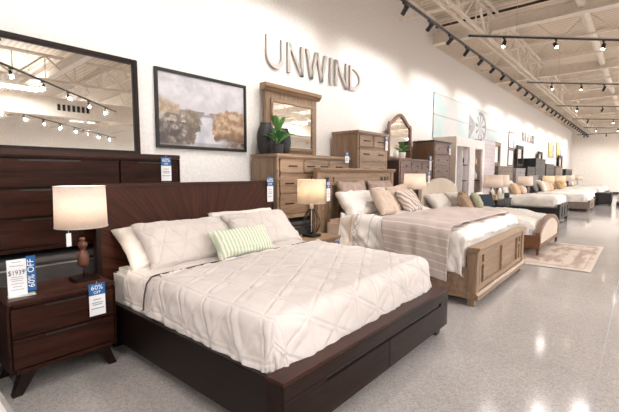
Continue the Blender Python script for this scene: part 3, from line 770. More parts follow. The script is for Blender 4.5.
# ================================================================== PLATFORM AND BACK ROW
def platform(y0, y1, label):
    t = thing('display_platform', label, 'platform', (0.0, y0, 0))
    w = y1-y0
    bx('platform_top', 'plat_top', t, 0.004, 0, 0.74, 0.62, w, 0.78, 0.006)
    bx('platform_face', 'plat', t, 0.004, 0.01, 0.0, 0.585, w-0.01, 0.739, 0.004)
    bx('kick_strip', 'metal', t, 0.586, 0.02, 0.70, 0.592, w-0.02, 0.712, 0)
    return t
platform(-2.0, 3.52, 'charcoal display platform behind the dark bed and nightstand')
platform(3.54, 7.0, 'charcoal display platform under the oak dresser and chest')
platform(7.02, 9.9, 'charcoal display platform under the grey-brown dresser')
platform(13.9, 19.0, 'charcoal display platform under the greige chest, far down the wall')
platform(19.02, 34.0, 'farthest charcoal display platform, under the last chests')
PZ = 0.78
case('dresser', 'dark walnut dresser under the big leaning mirror', 'dresser', (0.04, 1.365, PZ), 0.51, 1.74, 0.865, [(1, [1.12, 0.62])]*3, M['walnut'], M['walnut_top'], None, leg='block', leg_h=0.05, over=0.004, top_t=0.045, hs='slot', gap=0.014, edge=0.012)
framed_mirror('wall_mirror', 'wide brown-framed mirror standing on the dark walnut dresser', (0.10, 1.36, 1.645), 1.32, 1.0, 'walnut_z', 0.05, 0.045, rot=(0, -0.012, 0))
case('dresser', 'weathered oak dresser under the oak-framed square mirror', 'dresser', (0.04, 4.50, PZ), 0.51, 1.66, 0.945, [(1, [1, 1]), (1, [1, 1]), (0.72, [1.0, 1.15, 1.0])], M['oak'], M['oak_lt'], M['oak_z'], leg='block', leg_h=0.06, over=0.025, top_t=0.045, hs='bar', inset=0.02, waist=0.60, plinth=True, hw=0.17)
# oak mirror with cornice
t = thing('dresser_mirror', 'oak-framed mirror with a stepped cornice on the oak dresser', 'mirror', (0.07, 4.43, 1.726), (0, 0, 0))
W, H = 1.14, 0.98
m = MB(); 
for s in (-1, 1): m.box(0.0, s*W/2-(0.12 if s > 0 else 0), 0, 0.06, s*W/2+(0.12 if s < 0 else 0), H-0.07, 0.006)
m.box(0, -W/2+0.12, 0, 0.06, W/2-0.12, 0.10, 0.006).box(0, -W/2+0.12, H-0.20, 0.06, W/2-0.12, H-0.07, 0.006)
m.build('frame', 'oak_z', t)
m = MB(); a, b, z0, z1 = -W/2+0.09, W/2-0.09, 0.075, H-0.165
m.box(0.058, a, z0, 0.085, a+0.05, z1, 0.008).box(0.058, b-0.05, z0, 0.085, b, z1, 0.008).box(0.058, a+0.05, z0, 0.085, b-0.05, z0+0.05, 0.008).box(0.058, a+0.05, z1-0.05, 0.085, b-0.05, z1, 0.008)
m.build('inner_moulding', 'oak', t)
MB().prism([(0.0, H-0.07), (0.08, H-0.07), (0.10, H-0.045), (0.13, H-0.02), (0.13, H+0.03), (0.0, H+0.03)], -W/2-0.055, W/2+0.055, 'xz').build('cornice', 'oak_lt', t, bevel=0.004)
bx('mirror_glass', 'mirror', t, 0.060, -W/2+0.115, 0.10, 0.066, W/2-0.115, H-0.19, 0)
# vases and the plant
def vase(loc, h, r, label):
    t = thing('vase', label, 'vase', loc)
    pr = [(r*0.5, 0.0), (r*0.62, 0.004), (r*0.86, h*0.2), (r*1.0, h*0.45), (r*0.97, h*0.65), (r*0.80, h*0.85), (r*0.60, h*0.96), (r*0.58, h), (r*0.50, h), (r*0.50, h*0.9)]
    # smooth profile and add vertical ribs
    n = 48; V = []; F = []; P = []
    for i in range(len(pr)-1):
        for k in range(4): P.append((pr[i][0]+(pr[i+1][0]-pr[i][0])*k/4, pr[i][1]+(pr[i+1][1]-pr[i][1])*k/4))
    P.append(pr[-1])
    for rr, z in P:
        for k in range(n):
            q = rr*(1+0.02*math.cos(24*2*PI*k/n)); V.append((q*math.cos(2*PI*k/n), q*math.sin(2*PI*k/n), z))
    for i in range(len(P)-1):
        for k in range(n): F.append((i*n+k, i*n+(k+1)%n, (i+1)*n+(k+1)%n, (i+1)*n+k))
    F.append(tuple(range(n))[::-1])
    MB().add(V, F).build('vase_body', 'ceramic', t, smooth=True)
    MB().lathe([(r*0.52, h-0.004), (r*0.61, h-0.002), (r*0.61, h+0.006), (r*0.52, h+0.006), (r*0.52, h-0.004)], 40, cap=False).build('rim', 'ceramic', t, smooth=True)
    return t
vase((0.20, 3.79, 1.727), 0.43, 0.118, 'taller charcoal vase, left of the leafy plant on the oak dresser')
vase((0.28, 4.08, 1.727), 0.37, 0.10, 'smaller charcoal vase, right behind the leafy plant')
def plant(loc, label, pot_mat, r, h, leaves, seed, spread=0.2, LH=0.26, lw=0.05, cat='plant'):
    rnd = random.Random(seed)
    t = thing('potted_plant', label, cat, loc)
    MB().lathe([(r*0.8, 0), (r*0.88, 0.005), (r, h*0.9), (r, h), (r*0.88, h), (r*0.86, h*0.85)], 28).build('pot', pot_mat, t, smooth=False)
    MB().lathe([(0.001, h*0.84), (r*0.86, h*0.84)], 20, cap=False).build('soil', 'soil', t)
    for i in range(leaves):
        a = 2*PI*i/leaves*1.62+rnd.uniform(-0.3, 0.3); up = rnd.uniform(0.35, 1.0); Ln = LH*rnd.uniform(0.75, 1.15)
        d = Vector((math.cos(a), math.sin(a), 0)); sp_ = spread*(1.25-up)*1.1
        p0 = Vector((0, 0, h*0.85)); p1 = p0+d*sp_*0.25+Vector((0, 0, Ln*up*0.5)); p2 = p0+d*sp_+Vector((0, 0, Ln*up)); p3 = p0+d*(sp_*1.6+0.02)+Vector((0, 0, Ln*up*0.95))
        def bz(u): return p0*(1-u)**3+p1*3*u*(1-u)**2+p2*3*u*u*(1-u)+p3*u**3
        m = MB(); m.tube([bz(k*0.1) for k in range(5)], 0.0035, 6)
        side = d.cross(Vector((0, 0, 1))).normalized(); V = []; F = []; n = 8
        for k in range(n+1):
            u = 0.32+0.68*k/n; c = bz(u); wd = lw*math.sin(PI*min(1, (k/n)*0.94+0.06))**0.8
            up_ = Vector((0, 0, 1)); V += [c-side*wd+up_*wd*0.35, c, c+side*wd+up_*wd*0.35]
        for k in range(n): F += [(3*k, 3*k+1, 3*k+4, 3*k+3), (3*k+1, 3*k+2, 3*k+5, 3*k+4)]
        m.add(V, F)
        o = m.build('leaf', 'leaf' if i % 3 else 'leaf2', t, smooth=True)
        md = o.modifiers.new('s', 'SOLIDIFY'); md.thickness = 0.0015
    return t
plant((0.47, 3.765, 1.727), 'broad-leaved green plant in a small charcoal pot before two vases', 'ceramic', 0.078, 0.13, 11, 4, 0.15, 0.42, 0.058)
case('chest_of_drawers', 'tall weathered oak chest of drawers beside the oak dresser', 'chest of drawers', (0.06, 6.02, PZ), 0.54, 1.0, 1.405, [(1, [1])]*4+[(0.8, [1, 1])], M['oak'], M['oak_lt'], M['oak_z'], leg='block', leg_h=0.07, over=0.025, top_t=0.045, inset=0.02, plinth=True, hw=0.18)
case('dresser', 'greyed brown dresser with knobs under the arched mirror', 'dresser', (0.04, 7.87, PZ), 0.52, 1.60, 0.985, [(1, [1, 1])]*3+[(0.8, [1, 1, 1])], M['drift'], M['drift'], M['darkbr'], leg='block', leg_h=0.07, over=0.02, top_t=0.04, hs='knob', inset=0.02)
# arched mirror
t = thing('arched_mirror', 'arched crown mirror in a thin brown frame on the greyed dresser', 'mirror', (0.12, 7.88, 1.767))
W, H = 1.06, 0.98
def arch(w, h0, h1, n=24):
    pts = []
    for i in range(n+1):
        u = -1+2*i/n; a = abs(u)
        z = h0+(h1-h0)*(0.5+0.5*math.cos(PI*min(1, a*1.15)))**0.8 if a < 0.87 else h0
        if a > 0.93: z = h0-(a-0.93)/0.07*0.05
        pts.append((u*w/2, z))
    return pts
oo = arch(W, H-0.20, H+0.02); ii = arch(W-0.13, H-0.25, H-0.05)
m = MB(); n = len(oo); V = []; F = []
O = [(-W/2, 0)]+oo+[(W/2, 0)]; I = [(-W/2+0.065, 0.06)]+ii+[(W/2-0.065, 0.06)]; n = len(O)
for x in (0.0, 0.045):
    V += [(x, a, b) for a, b in O]+[(x, a, b) for a, b in I]
for i in range(n):
    j = (i+1) % n
    F += [(i, j, n+j, n+i), (2*n+i, 2*n+j, 3*n+j, 3*n+i), (i, j, 2*n+j, 2*n+i), (n+i, n+j, 3*n+j, 3*n+i)]
m.add(V, F).build('frame', 'frame_br', t)
mi = MB().prism([(a*1.02, b+(0.008 if k not in (0, n-1) else -0.008)) for k, (a, b) in enumerate(I)], 0.012, 0.018).build('mirror_glass', 'mirror', t)
for s in (-1, 1): MB().lathe([(0.012, 0), (0.02, 0.012), (0.011, 0.03), (0.018, 0.045), (0.004, 0.06)], 14, c=(0.022, s*(W/2-0.02), H-0.255)).build('finial', 'frame_br', t, smooth=True)
plant((0.42, 7.46, 1.767), 'small leafy plant in a white pot before the arched mirror', 'glaze', 0.075, 0.13, 12, 9, 0.13, 0.26, 0.04)
t = thing('glass_jar', 'pale glass jar left of the white potted plant', 'jar', (0.42, 7.18, 1.767))
MB().lathe([(0.04, 0), (0.05, 0.01), (0.05, 0.10), (0.035, 0.13), (0.035, 0.15), (0.03, 0.15)], 24).build('jar_body', 'glaze', t, smooth=True)
MB().lathe([(0.001, 0.165), (0.03, 0.165), (0.036, 0.155), (0.036, 0.151)], 20, cap=False).build('lid', 'plastic', t, smooth=True)
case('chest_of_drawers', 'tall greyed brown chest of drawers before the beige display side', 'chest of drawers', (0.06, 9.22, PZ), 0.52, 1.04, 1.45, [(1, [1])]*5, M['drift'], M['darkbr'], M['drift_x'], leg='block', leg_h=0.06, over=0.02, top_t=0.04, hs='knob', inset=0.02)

# ================================================================== NIGHTSTAND AND LAMP (left foreground)
case('nightstand', 'dark walnut two-drawer nightstand on splayed legs beside the dark bed', 'nightstand', (0.80, 0.905, 0), 0.45, 0.66, 0.64, [(1, [1]), (1, [1])], M['walnut'], M['walnut_top'], M['walnut'], leg='splay', leg_h=0.15, over=0.004, top_t=0.028, hs='slot', gap=0.010, edge=0.008, leg_mat=M['walnut_z'])
t = thing('table_lamp', 'table lamp with a round linen shade and carved wooden stem', 'lamp', (1.02, 1.105, 0.641))
bx('base', 'metal_dk', t, -0.085, -0.085, 0, 0.085, 0.085, 0.022, 0.004)
MB().tube([(0, 0, 0.02), (0, 0, 0.12)], 0.006, 10).build('pole', 'metal_dk', t, smooth=True); MB().tube([(0, 0, 0.30), (0, 0, 0.47)], 0.006, 10).build('pole', 'metal_dk', t, smooth=True)
MB().lathe([(0.012, 0.10), (0.03, 0.105), (0.036, 0.115), (0.040, 0.13), (0.038, 0.19), (0.030, 0.215), (0.020, 0.225), (0.018, 0.24), (0.030, 0.255), (0.036, 0.27), (0.030, 0.285), (0.018, 0.295), (0.016, 0.305), (0.022, 0.315), (0.012, 0.325)], 24).build('carved_stem', 'copper', t, smooth=True)
s_ = lathe_lamp_shade(t, 0.178, 0.172, 0.41, 0.715, 'shade')
MB().tube([(-0.17, 0, 0.70), (0.17, 0, 0.70)], 0.003, 6).tube([(0, -0.17, 0.70), (0, 0.17, 0.70)], 0.003, 6).tube([(0, 0, 0.45), (0, 0, 0.71)], 0.004, 6).build('harp', 'metal', t)
lamp_light(t, 0.50, 7, (1.0, 0.9, 0.78))
t = thing('hang_tag', 'small white paper tag hanging from the linen lampshade', 'tag', (1.14, 0.975, 1.045), (0, 0, 0.3))
bx('tag_paper', 'card', t, 0, -0.018, -0.115, 0.002, 0.018, -0.02, 0); MB().tube([(0.001, 0, -0.022), (0.0, 0, 0.012)], 0.001, 5).build('string', 'whitecard', t)
# price sign standing on the nightstand
t = thing('price_sign', 'upright clear holder with a white price card and blue strip on the nightstand', 'price sign', (1.13, 0.68, 0.641), (0, 0, -0.12))
bx('holder', 'plastic', t, -0.03, -0.075, 0, 0.05, 0.075, 0.004, 0.001)
bx('price_card', 'card', t, 0.0, -0.07, 0.004, 0.003, 0.035, 0.245, 0)
bx('blue_strip', 'blue', t, -0.001, 0.035, 0.02, 0.004, 0.085, 0.26, 0)
text('60% OFF', 0.052, t, (0.0046, 0.060, 0.14), 'whitecard', rot=(0, PI/2, 0) if False else (PI/2, -PI/2, PI/2))
text('$1939', 0.045, t, (0.0034, -0.020, 0.155), 'ink', squash=0.8)
text('99', 0.02, t, (0.0034, 0.024, 0.165), 'ink')
m = MB()
for z, w in ((0.225, 0.05), (0.20, 0.075), (0.125, 0.06), (0.112, 0.075), (0.099, 0.06), (0.08, 0.07), (0.06, 0.05), (0.04, 0.07)): m.box(0.003, -0.018-w/2, z, 0.0034, -0.018+w/2, z+0.004, 0)
m.build('print', 'inkgrey', t)
price_tag((1.268, 1.10, 0.655), 'blue and white price tag hanging on the dark nightstand front', h=0.235, w=0.11)
price_tag((0.562, 2.07, 1.62), 'blue and white price tag at the right end of the walnut dresser')
price_tag((0.765, 3.33, 1.41), 'blue and white price tag on the right corner of the dark headboard', h=0.30, w=0.10)
price_tag((0.578, 5.24, 1.80), 'small price tag at the right end of the oak dresser top', h=0.17, w=0.11)
price_tag((0.627, 6.44, 2.15), 'price tag on the right corner of the tall oak chest', h=0.27, w=0.09)
price_tag((0.584, 8.52, 1.86), 'price tag at the right end of the greyed brown dresser', h=0.33, w=0.10)
price_tag((0.604, 9.62, 2.17), 'price tag on the tall greyed brown chest', h=0.25, w=0.12)
# pale upholstered bed whose corner shows at the lower left
t = thing('upholstered_bed', 'pale grey upholstered bed corner at the lower left, before the nightstand', 'bed', (0.9, -0.6, 0))
m = MB().box(0, -1.0, 0.07, 2.0, 1.045, 0.30, 0.03); m.build('bed_base', 'greyp', t)
bx('mattress', 'mattress', t, 0.03, -0.95, 0.301, 1.93, 0.95, 0.52, 0.05)
for sx in (0.1, 1.9):
    for sy in (-0.9, 0.93): bx('leg', 'black', t, sx-0.03, sy-0.03, 0, sx+0.03, sy+0.03, 0.071)

# ================================================================== BED 1, dark platform bed
YC = 2.36; FX = 2.975
t = thing('bed', 'dark walnut platform bed with a sunburst veneer headboard', 'bed', (0.68, YC, 0))
hw = 1.045
bx('headboard', 'burst', t, 0.012, -hw+0.0, 0.22, 0.07, hw-0.02, 1.325, 0.004)
bx('headboard_cap', 'walnut_top', t, 0.0, -hw-0.01, 1.325, 0.078, hw-0.01, 1.367, 0.004)
for s in (-1, 1): bx('headboard_post', 'walnut_z', t, 0.0, s*hw-0.03 if s > 0 else -hw-0.01, 0.0, 0.074, s*hw-0.0 if s > 0 else -hw+0.03, 1.33, 0.004)
Lx = FX-0.68; 
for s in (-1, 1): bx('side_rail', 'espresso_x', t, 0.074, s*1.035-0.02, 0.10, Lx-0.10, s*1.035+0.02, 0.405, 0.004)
m = MB().box(Lx-0.02, -1.06, 0.09, Lx-0.12, 1.06, 0.41, 0.004); m.build('footboard', 'espresso', t)
bx('footboard_ledge', 'walnut_top', t, Lx-0.13, -1.065, 0.405, Lx+0.003, 1.065, 0.425, 0.004)
m = MB().box(Lx-0.02, -1.06, 0.325, Lx, 1.06, 0.405, 0.003).box(Lx-0.02, -1.06, 0.296, Lx, -0.72, 0.325, 0).box(Lx-0.02, 0.90, 0.296, Lx, 1.06, 0.325, 0)
m.build('footboard_rail', 'espresso', t)
bx('finger_slot', 'black', t, Lx-0.024, -0.72, 0.296, Lx-0.016, 0.90, 0.325, 0)
for s in (-1, 1): bx('drawer', 'espresso', t, Lx-0.02, 0.003 if s > 0 else -1.058, 0.092, Lx-0.001, 1.058 if s > 0 else -0.003, 0.295, 0.002)
bx('slat_deck', 'espresso', t, 0.08, -1.01, 0.22, Lx-0.12, 1.01, 0.26, 0)
for sx, sy in ((0.25, -1), (0.25, 1), (Lx-0.085, -1), (Lx-0.085, 1)):
    MB().add([(sx-0.03, sy*0.95-0.05, 0.105), (sx+0.05, sy*0.95-0.05, 0.105), (sx+0.05, sy*0.95+0.05, 0.105), (sx-0.03, sy*0.95+0.05, 0.105),
              (sx-0.02, sy*0.99-0.035, 0), (sx+0.03, sy*0.99-0.035, 0), (sx+0.03, sy*0.99+0.035, 0), (sx-0.02, sy*0.99+0.035, 0)],
             [(0,1,2,3), (7,6,5,4), (0,4,5,1), (1,5,6,2), (2,6,7,3), (3,7,4,0)]).build('leg', 'espresso_x', t)
MB().box(0.12, -1.05, 0.0, 0.16, -1.01, 0.03, 0.003).tube([(0.14, -1.03, 0.02), (0.14, -1.03, 0.11)], 0.012, 10).build('glide_foot', 'metal', t)
mt = bx('mattress', 'mattress', None, 0.78, YC-0.955, 0.262, 2.80, YC+0.955, 0.640, 0.045)
tag(mt, 'white mattress on the dark platform bed, under the oat quilt', 'mattress')
zf = 0.413
q = drape('quilt', M['quilt'], 1.02, 2.83, YC-0.985, YC+0.985, 0.672, 0.24, R=0.09, n=210, flare=0.10, quilt=0.006, wr=0.010, fold=0.018, seed=3.3, hem=0.03, zmin=None, head=0.05,
          sag=lambda X, Y: 0.015*math.sin((Y-YC)*1.4+0.5)-0.012*(X-1)*0.8+0.012)
tag(q, 'oat coloured triangle-stitched quilt spread over the dark bed', 'quilt')
q2 = drape('coverlet_fold', M['quilt'], 1.50, 2.845, YC-1.0, YC+1.0, 0.695, 0.235, R=0.10, n=210, flare=0.13, quilt=0.007, wr=0.012, fold=0.022, seed=7.1, hem=0.04, head=0.03,
           sag=lambda X, Y: 0.012*math.sin((Y-YC)*1.4+0.5)-0.012*(X-1)*0.8+0.012)
q2.parent = q
# dark piping along the turned edge
pts = []
for k in range(60):
    Y = YC-1.10+2.2*k/59; dd = abs(Y-YC)
    z = 0.690+0.012*math.sin((Y-YC)*1.4+0.5)+0.004*nz(Y*4, 2.0)
    x = 1.475+0.02*nz(Y*2, 5.0)+0.06*max(0, dd-0.9)
    if dd > 0.93: e = dd-0.93; z -= e*e*14; 
    yy = Y if dd < 1.0 else YC+math.copysign(1.0+(dd-1.0)*0.35, Y-YC)
    pts.append((x, yy, max(z, 0.44)))
pp = MB().tube(pts, 0.006, 8).build('piping', M['piping'], q, smooth=True)

# pillows on bed 1
HB = 0.755
pillow('pillow', 'ivory', 0.96, 0.50, 0.20, 'ivory pillow at the left end of the dark headboard', (1.13, 1.90, 0.650), lean=0.86, seed=1, wr=0.02)
pillow('pillow', 'ivory', 0.92, 0.52, 0.18, 'white pillow at the right end of the dark headboard', (1.08, 2.88, 0.655), lean=0.72, seed=2, wr=0.016)
o = pillow('pillow_sham', 'sham', 0.92, 0.50, 0.20, 'quilted oat sham on the left, before the ivory pillow', (1.26, 1.98, 0.672), lean=0.80, yaw=0.0, seed=3, quilt=True, wr=0.02)
pillow('pillow_sham', 'sham', 0.92, 0.50, 0.20, 'quilted oat sham on the right, behind the green pillow', (1.22, 2.95, 0.672), lean=0.80, seed=4, quilt=True, wr=0.02)
pillow('lumbar_pillow', 'green_st', 0.70, 0.30, 0.15, 'small sage green and cream striped lumbar pillow', (1.46, 2.39, 0.692), lean=0.62, yaw=0.03, seed=5, wr=0.01)

# ================================================================== NIGHTSTAND 2 + LAMP 2
case('nightstand', 'weathered oak nightstand between the dark bed and the oak bed', 'nightstand', (0.76, 3.86, 0), 0.44, 0.66, 0.63, [(1, [1]), (1, [1])], M['oak'], M['oak_lt'], M['oak_z'], leg='block', leg_h=0.08, over=0.02, top_t=0.035, inset=0.02, hw=0.12)
t = thing('table_lamp', 'table lamp with a tan drum shade on a black wire cage base', 'lamp', (0.98, 3.87, 0.631))
bx('base', 'black', t, -0.09, -0.09, 0, 0.09, 0.09, 0.03, 0.004)
m = MB()
for k in range(12):
    a = 2*PI*k/12; pts = []
    for i in range(13):
        u = i/12; r = 0.018+0.098*math.sin(PI*u**0.85)**0.8; pts.append((r*math.cos(a), r*math.sin(a), 0.03+0.34*u))
    m.tube(pts, 0.004, 5)
m.lathe([(0.025, 0.03), (0.025, 0.05), (0.012, 0.06)], 16).build('wire_cage', 'black', t, smooth=True)
MB().tube([(0, 0, 0.05), (0, 0, 0.44)], 0.007, 8).lathe([(0.02, 0.36), (0.026, 0.37), (0.026, 0.43), (0.015, 0.44)], 16).build('pole', 'shade2', t, smooth=True)
lathe_lamp_shade(t, 0.190, 0.185, 0.44, 0.745, 'shade2')
MB().tube([(-0.183, 0, 0.735), (0.183, 0, 0.735)], 0.003, 6).tube([(0, -0.183, 0.735), (0, 0.183, 0.735)], 0.003, 6).tube([(0, 0, 0.5), (0, 0, 0.77)], 0.005, 6).lathe([(0.002, 0.785), (0.01, 0.78), (0.012, 0.765), (0.006, 0.755)], 12).build('harp', 'metal_dk', t)
lamp_light(t, 0.54, 8, (1.0, 0.90, 0.76))
price_tag((1.185, 3.96, 1.36), 'price tag hanging on the tan drum lampshade', w=0.11, h=0.26, rz=0.25)
price_tag((1.205, 4.13, 0.60), 'price tag on the front of the oak nightstand', w=0.11, h=0.25)

# ================================================================== BED 2, oak
Y2 = 5.40
t = thing('bed', 'weathered oak bed with a panelled footboard and white comforter', 'bed', (0.66, Y2, 0))
hw = 1.06
for s in (-1, 1): bx('headboard_post', 'oak_z', t, 0.0, s*hw-0.06, 0, 0.09, s*hw+0.04, 1.48, 0.005)
m = MB().box(0.02, -hw+0.04, 0.35, 0.05, hw-0.05, 1.48, 0); m.build('headboard_panel', 'oak_z', t)
m = MB(); m.box(0.045, -hw+0.04, 1.405, 0.075, hw-0.05, 1.48, 0.003).box(0.045, -hw+0.04, 1.28, 0.075, hw-0.05, 1.325, 0.003)
m.box(0.045, -hw+0.04, 1.325, 0.075, -hw+0.12, 1.405, 0.002).box(0.045, hw-0.12, 1.325, 0.075, hw-0.05, 1.405, 0.002).box(0.045, -hw+0.36, 1.325, 0.068, hw-0.42, 1.405, 0.002)
for y in (-0.98, -0.80, -0.58, -0.02, 0.54, 0.76, 0.94): m.box(0.045, y-0.03, 0.4, 0.075, y+0.03, 1.28, 0.003)
m.build('headboard_frame', 'oak', t)
for y0, y1 in ((-hw+0.12, -hw+0.24), (hw-0.42, hw-0.38), (hw-0.34, hw-0.30), (hw-0.24, hw-0.20)): bx('inlay', 'oak_dk', t, 0.046, y0, 1.335, 0.060, y1, 1.395, 0)
MB().prism([(-0.005, 1.475), (0.10, 1.475), (0.115, 1.50), (0.13, 1.515), (0.13, 1.54), (-0.005, 1.54)], -hw-0.055, hw+0.055, 'xz').build('headboard_cap', 'oak_lt', t, bevel=0.004)
FX2 = 2.95-0.66; fw_ = 1.045
for s in (-1, 1):
    bx('footboard_post', 'oak_z', t, FX2-0.11, s*fw_-0.05, 0.10, FX2, s*fw_+0.05, 0.60, 0.006)
    MB().box(FX2-0.09, s*fw_-0.04, 0.0, FX2-0.02, s*fw_+0.035, 0.102, 0.004).build('foot', 'oak_z', t)
m = MB().box(FX2-0.08, -fw_+0.05, 0.12, FX2-0.04, fw_-0.05, 0.60, 0); m.build('footboard_panel', 'oak', t)
m = MB(); m.box(FX2-0.045, -fw_+0.05, 0.545, FX2-0.012, fw_-0.05, 0.60, 0.003).box(FX2-0.045, -fw_+0.05, 0.16, FX2-0.012, fw_-0.05, 0.22, 0.003)
for y in (-0.92, -0.78, 0.78, 0.92): m.box(FX2-0.045, y-0.028, 0.22, FX2-0.012, y+0.028, 0.545, 0.003)
for y in (-0.02,): m.box(FX2-0.045, y-0.03, 0.22, FX2-0.012, y+0.03, 0.545, 0.003)
m.box(FX2-0.045, -0.92, 0.43, FX2-0.012, -0.78, 0.46, 0.003).box(FX2-0.045, 0.78, 0.43, FX2-0.012, 0.92, 0.46, 0.003)
m.build('footboard_frame', 'oak_lt', t)
for y in (-0.85, 0.85): bx('inlay', 'oak_dk', t, FX2-0.041, y-0.035, 0.475, FX2-0.030, y+0.035, 0.53, 0)
MB().prism([(FX2-0.10, 0.60), (FX2+0.005, 0.60), (FX2+0.015, 0.618), (FX2+0.03, 0.628), (FX2+0.03, 0.655), (FX2-0.10, 0.655)], -fw_-0.055, fw_+0.055, 'xz').build('footboard_cap', 'oak_lt', t, bevel=0.005)
MB().prism([(FX2-0.10, 0.08), (FX2+0.025, 0.08), (FX2+0.025, 0.13), (FX2, 0.155), (FX2-0.10, 0.155)], -fw_-0.06, fw_+0.06, 'xz').build('footboard_plinth', 'oak_lt', t, bevel=0.005)
for s in (-1, 1):
    bx('side_rail', 'oak', t, 0.085, s*1.05-0.02, 0.10, FX2-0.105, s*1.05+0.02, 0.42, 0.004)
    d = bx('drawer', 'oak', t, 1.05, s*1.072-0.008, 0.135, 2.05, s*1.072+0.008, 0.39, 0.004)
    MB().box(1.50, s*1.085-0.01, 0.26, 1.60, s*1.085+0.01, 0.275, 0.003).build('handle', 'metal_dk', d)
    d = bx('drawer', 'oak', t, 0.12, s*1.072-0.008, 0.135, 1.03, s*1.072+0.008, 0.39, 0.004)
    bx('rail_plinth', 'oak_lt', t, 0.085, s*1.065-0.025, 0.08, FX2-0.11, s*1.065+0.025, 0.125, 0.004)
ms = bx('mattress', 'blush', None, 0.80, Y2-1.01, 0.43, 2.72, Y2+1.01, 0.80, 0.05)
tag(ms, 'mattress in a tan cover on the oak bed, under the white comforter', 'mattress')
cf = drape('comforter', M['comforter'], 1.0, 2.83, Y2-1.07, Y2+1.07, 0.855, 0.42, R=0.12, n=150, flare=0.05, wr=0.045, fold=0.05, seed=5.5, hem=0.06, head=0.06,
           sag=lambda X, Y: 0.02*math.sin(X*2.2)-(0.05*max(0, X-2.3)/0.5), zmin=None, origin=(1.0, Y2-1.1, 0))
# the comforter tucks in behind the footboard
for v in cf.data.vertices:
    if v.co.x > 1.80 and v.co.z < 0.70: v.co.x = 1.80+(v.co.x-1.80)*0.15
cf.data.update()
tag(cf, 'white comforter with embroidered bands on the oak bed', 'comforter')
def uv_stripes(name, base, line, freq, width):
    m = NT(name); m.b.inputs['Roughness'].default_value = 0.9; m.b.inputs['Specular IOR Level'].default_value = 0.2
    tc = m.n('ShaderNodeTexCoord'); sp = m.n('ShaderNodeSeparateXYZ'); m.l(tc, 'UV', sp, 'Vector')
    mu = m.n('ShaderNodeMath', operation='MULTIPLY'); m.l(sp, 'Y', mu, 0); mu.inputs[1].default_value = freq
    fr = m.n('ShaderNodeMath', operation='FRACT'); m.l(mu, 'Value', fr, 0)
    lt = m.n('ShaderNodeMath', operation='LESS_THAN'); m.l(fr, 'Value', lt, 0); lt.inputs[1].default_value = width
    nzz = m.n('ShaderNodeTexNoise', Scale=5.0, Detail=4.0); m.l(tc, 'Object', nzz, 'Vector')
    a = lin(base); r = m.ramp([(0.35, tuple(v*0.93 for v in a[:3])+(1,)), (0.65, a)]); m.l(nzz, 'Fac', r, 'Fac')
    mx = m.n('ShaderNodeMix', data_type='RGBA'); m.t.links.new(lt.outputs[0], mx.inputs[0])
    m.t.links.new(r.outputs[0], mx.inputs[6]); mx.inputs[7].default_value = lin(line)
    m.t.links.new(mx.outputs[2], m.b.inputs['Base Color'])
    n2 = m.n('ShaderNodeTexNoise', Scale=160.0, Detail=1.0); m.l(tc, 'Object', n2, 'Vector'); m.bump(n2, 'Fac', 0.4, 0.004)
    return m.m
M['throw'] = uv_stripes('blush_striped_throw', (206,190,183), (230,220,214), 1/0.085, 0.13)
def strip(name, mat, xa, xb, y0, y1, top, R, La, Lb, skew=0.0, n=120, nxs=40, wr=0.015, seed=0.0, lift=0.0, fold=0.02, zfun=None, hemslope=0.0):
    """cloth strip lying over the bed from side y0 (hanging La) to side y1 (hanging Lb)"""
    W = y1-y0; A = PI/2*R; tot = La+A+(W-2*R)+A+Lb
    V = []; F = []; UV = []
    for i in range(nxs+1):
        for j in range(n+1):
            u = i/nxs; s = tot*j/n; s0 = La+A; s1 = La+A+W-2*R
            la = La+hemslope*(u-0.5)
            if s < s0:
                k = (s0-s)*(la+A)/(La+A)
                if k < A: y = y0+R-R*math.sin(k/R); z = top-R*(1-math.cos(k/R)); ny, nzv = -math.sin(k/R), math.cos(k/R)
                else: y = y0-0.04*(k-A); z = top-R-(k-A); ny, nzv = -1, 0
            elif s <= s1: y = y0+R+(s-s0); z = top; ny, nzv = 0, 1
            else:
                k = s-s1
                if k < A: y = y1-R+R*math.sin(k/R); z = top-R*(1-math.cos(k/R)); ny, nzv = math.sin(k/R), math.cos(k/R)
                else: y = y1+0.04*(k-A); z = top-R-(k-A); ny, nzv = 1, 0
            x = xa+(xb-xa)*u+skew*(j/n-0.5)+0.02*nz(s*2, seed, u*2)
            if s < s0: x += 0.10*(1-u)*min(1, (s0-s)/0.4)
            d = wr*nz(x*4, s*3, seed)+wr*abs(nz(x*6+s*2, s*2, seed+4))+lift
            if abs(ny) > 0.9: d += fold*nz(x*8, 1.0, seed)+fold*0.5*nz(x*17, s, seed)
            if zfun: z += zfun(x, y)
            V.append((x, y+ny*d, z+nzv*d)); UV.append((u, s if s < s0+0.12 else 0.05))
    for i in range(nxs):
        for j in range(n): a = i*(n+1)+j; F.append((a, a+n+1, a+n+2, a+1))
    me = bpy.data.meshes.new(name); me.from_pydata(V, [], F); me.materials.append(mat)
    uvl = me.uv_layers.new(name='UVMap')
    for lp in me.loops: uvl.data[lp.index].uv = UV[lp.vertex_index]
    me.polygons.foreach_set('use_smooth', [True]*len(me.polygons))
    o = bpy.data.objects.new(name, me); COL.objects.link(o)
    md = o.modifiers.new('thickness', 'SOLIDIFY'); md.thickness = 0.012; md.offset = 1
    return o
zf2 = lambda X, Y: 0.02*math.sin(X*2.2)-(0.05*max(0, X-2.3)/0.5)
th = strip('throw_blanket', M['throw'], 1.80, 2.70, Y2-1.12, Y2+1.12, 0.885, 0.10, 0.44, 0.35, skew=0.10, seed=4.0, zfun=zf2, hemslope=0.10, wr=0.016, lift=0.03)
tag(th, 'blush throw with thin pale stripes over the foot of the oak bed', 'throw blanket')
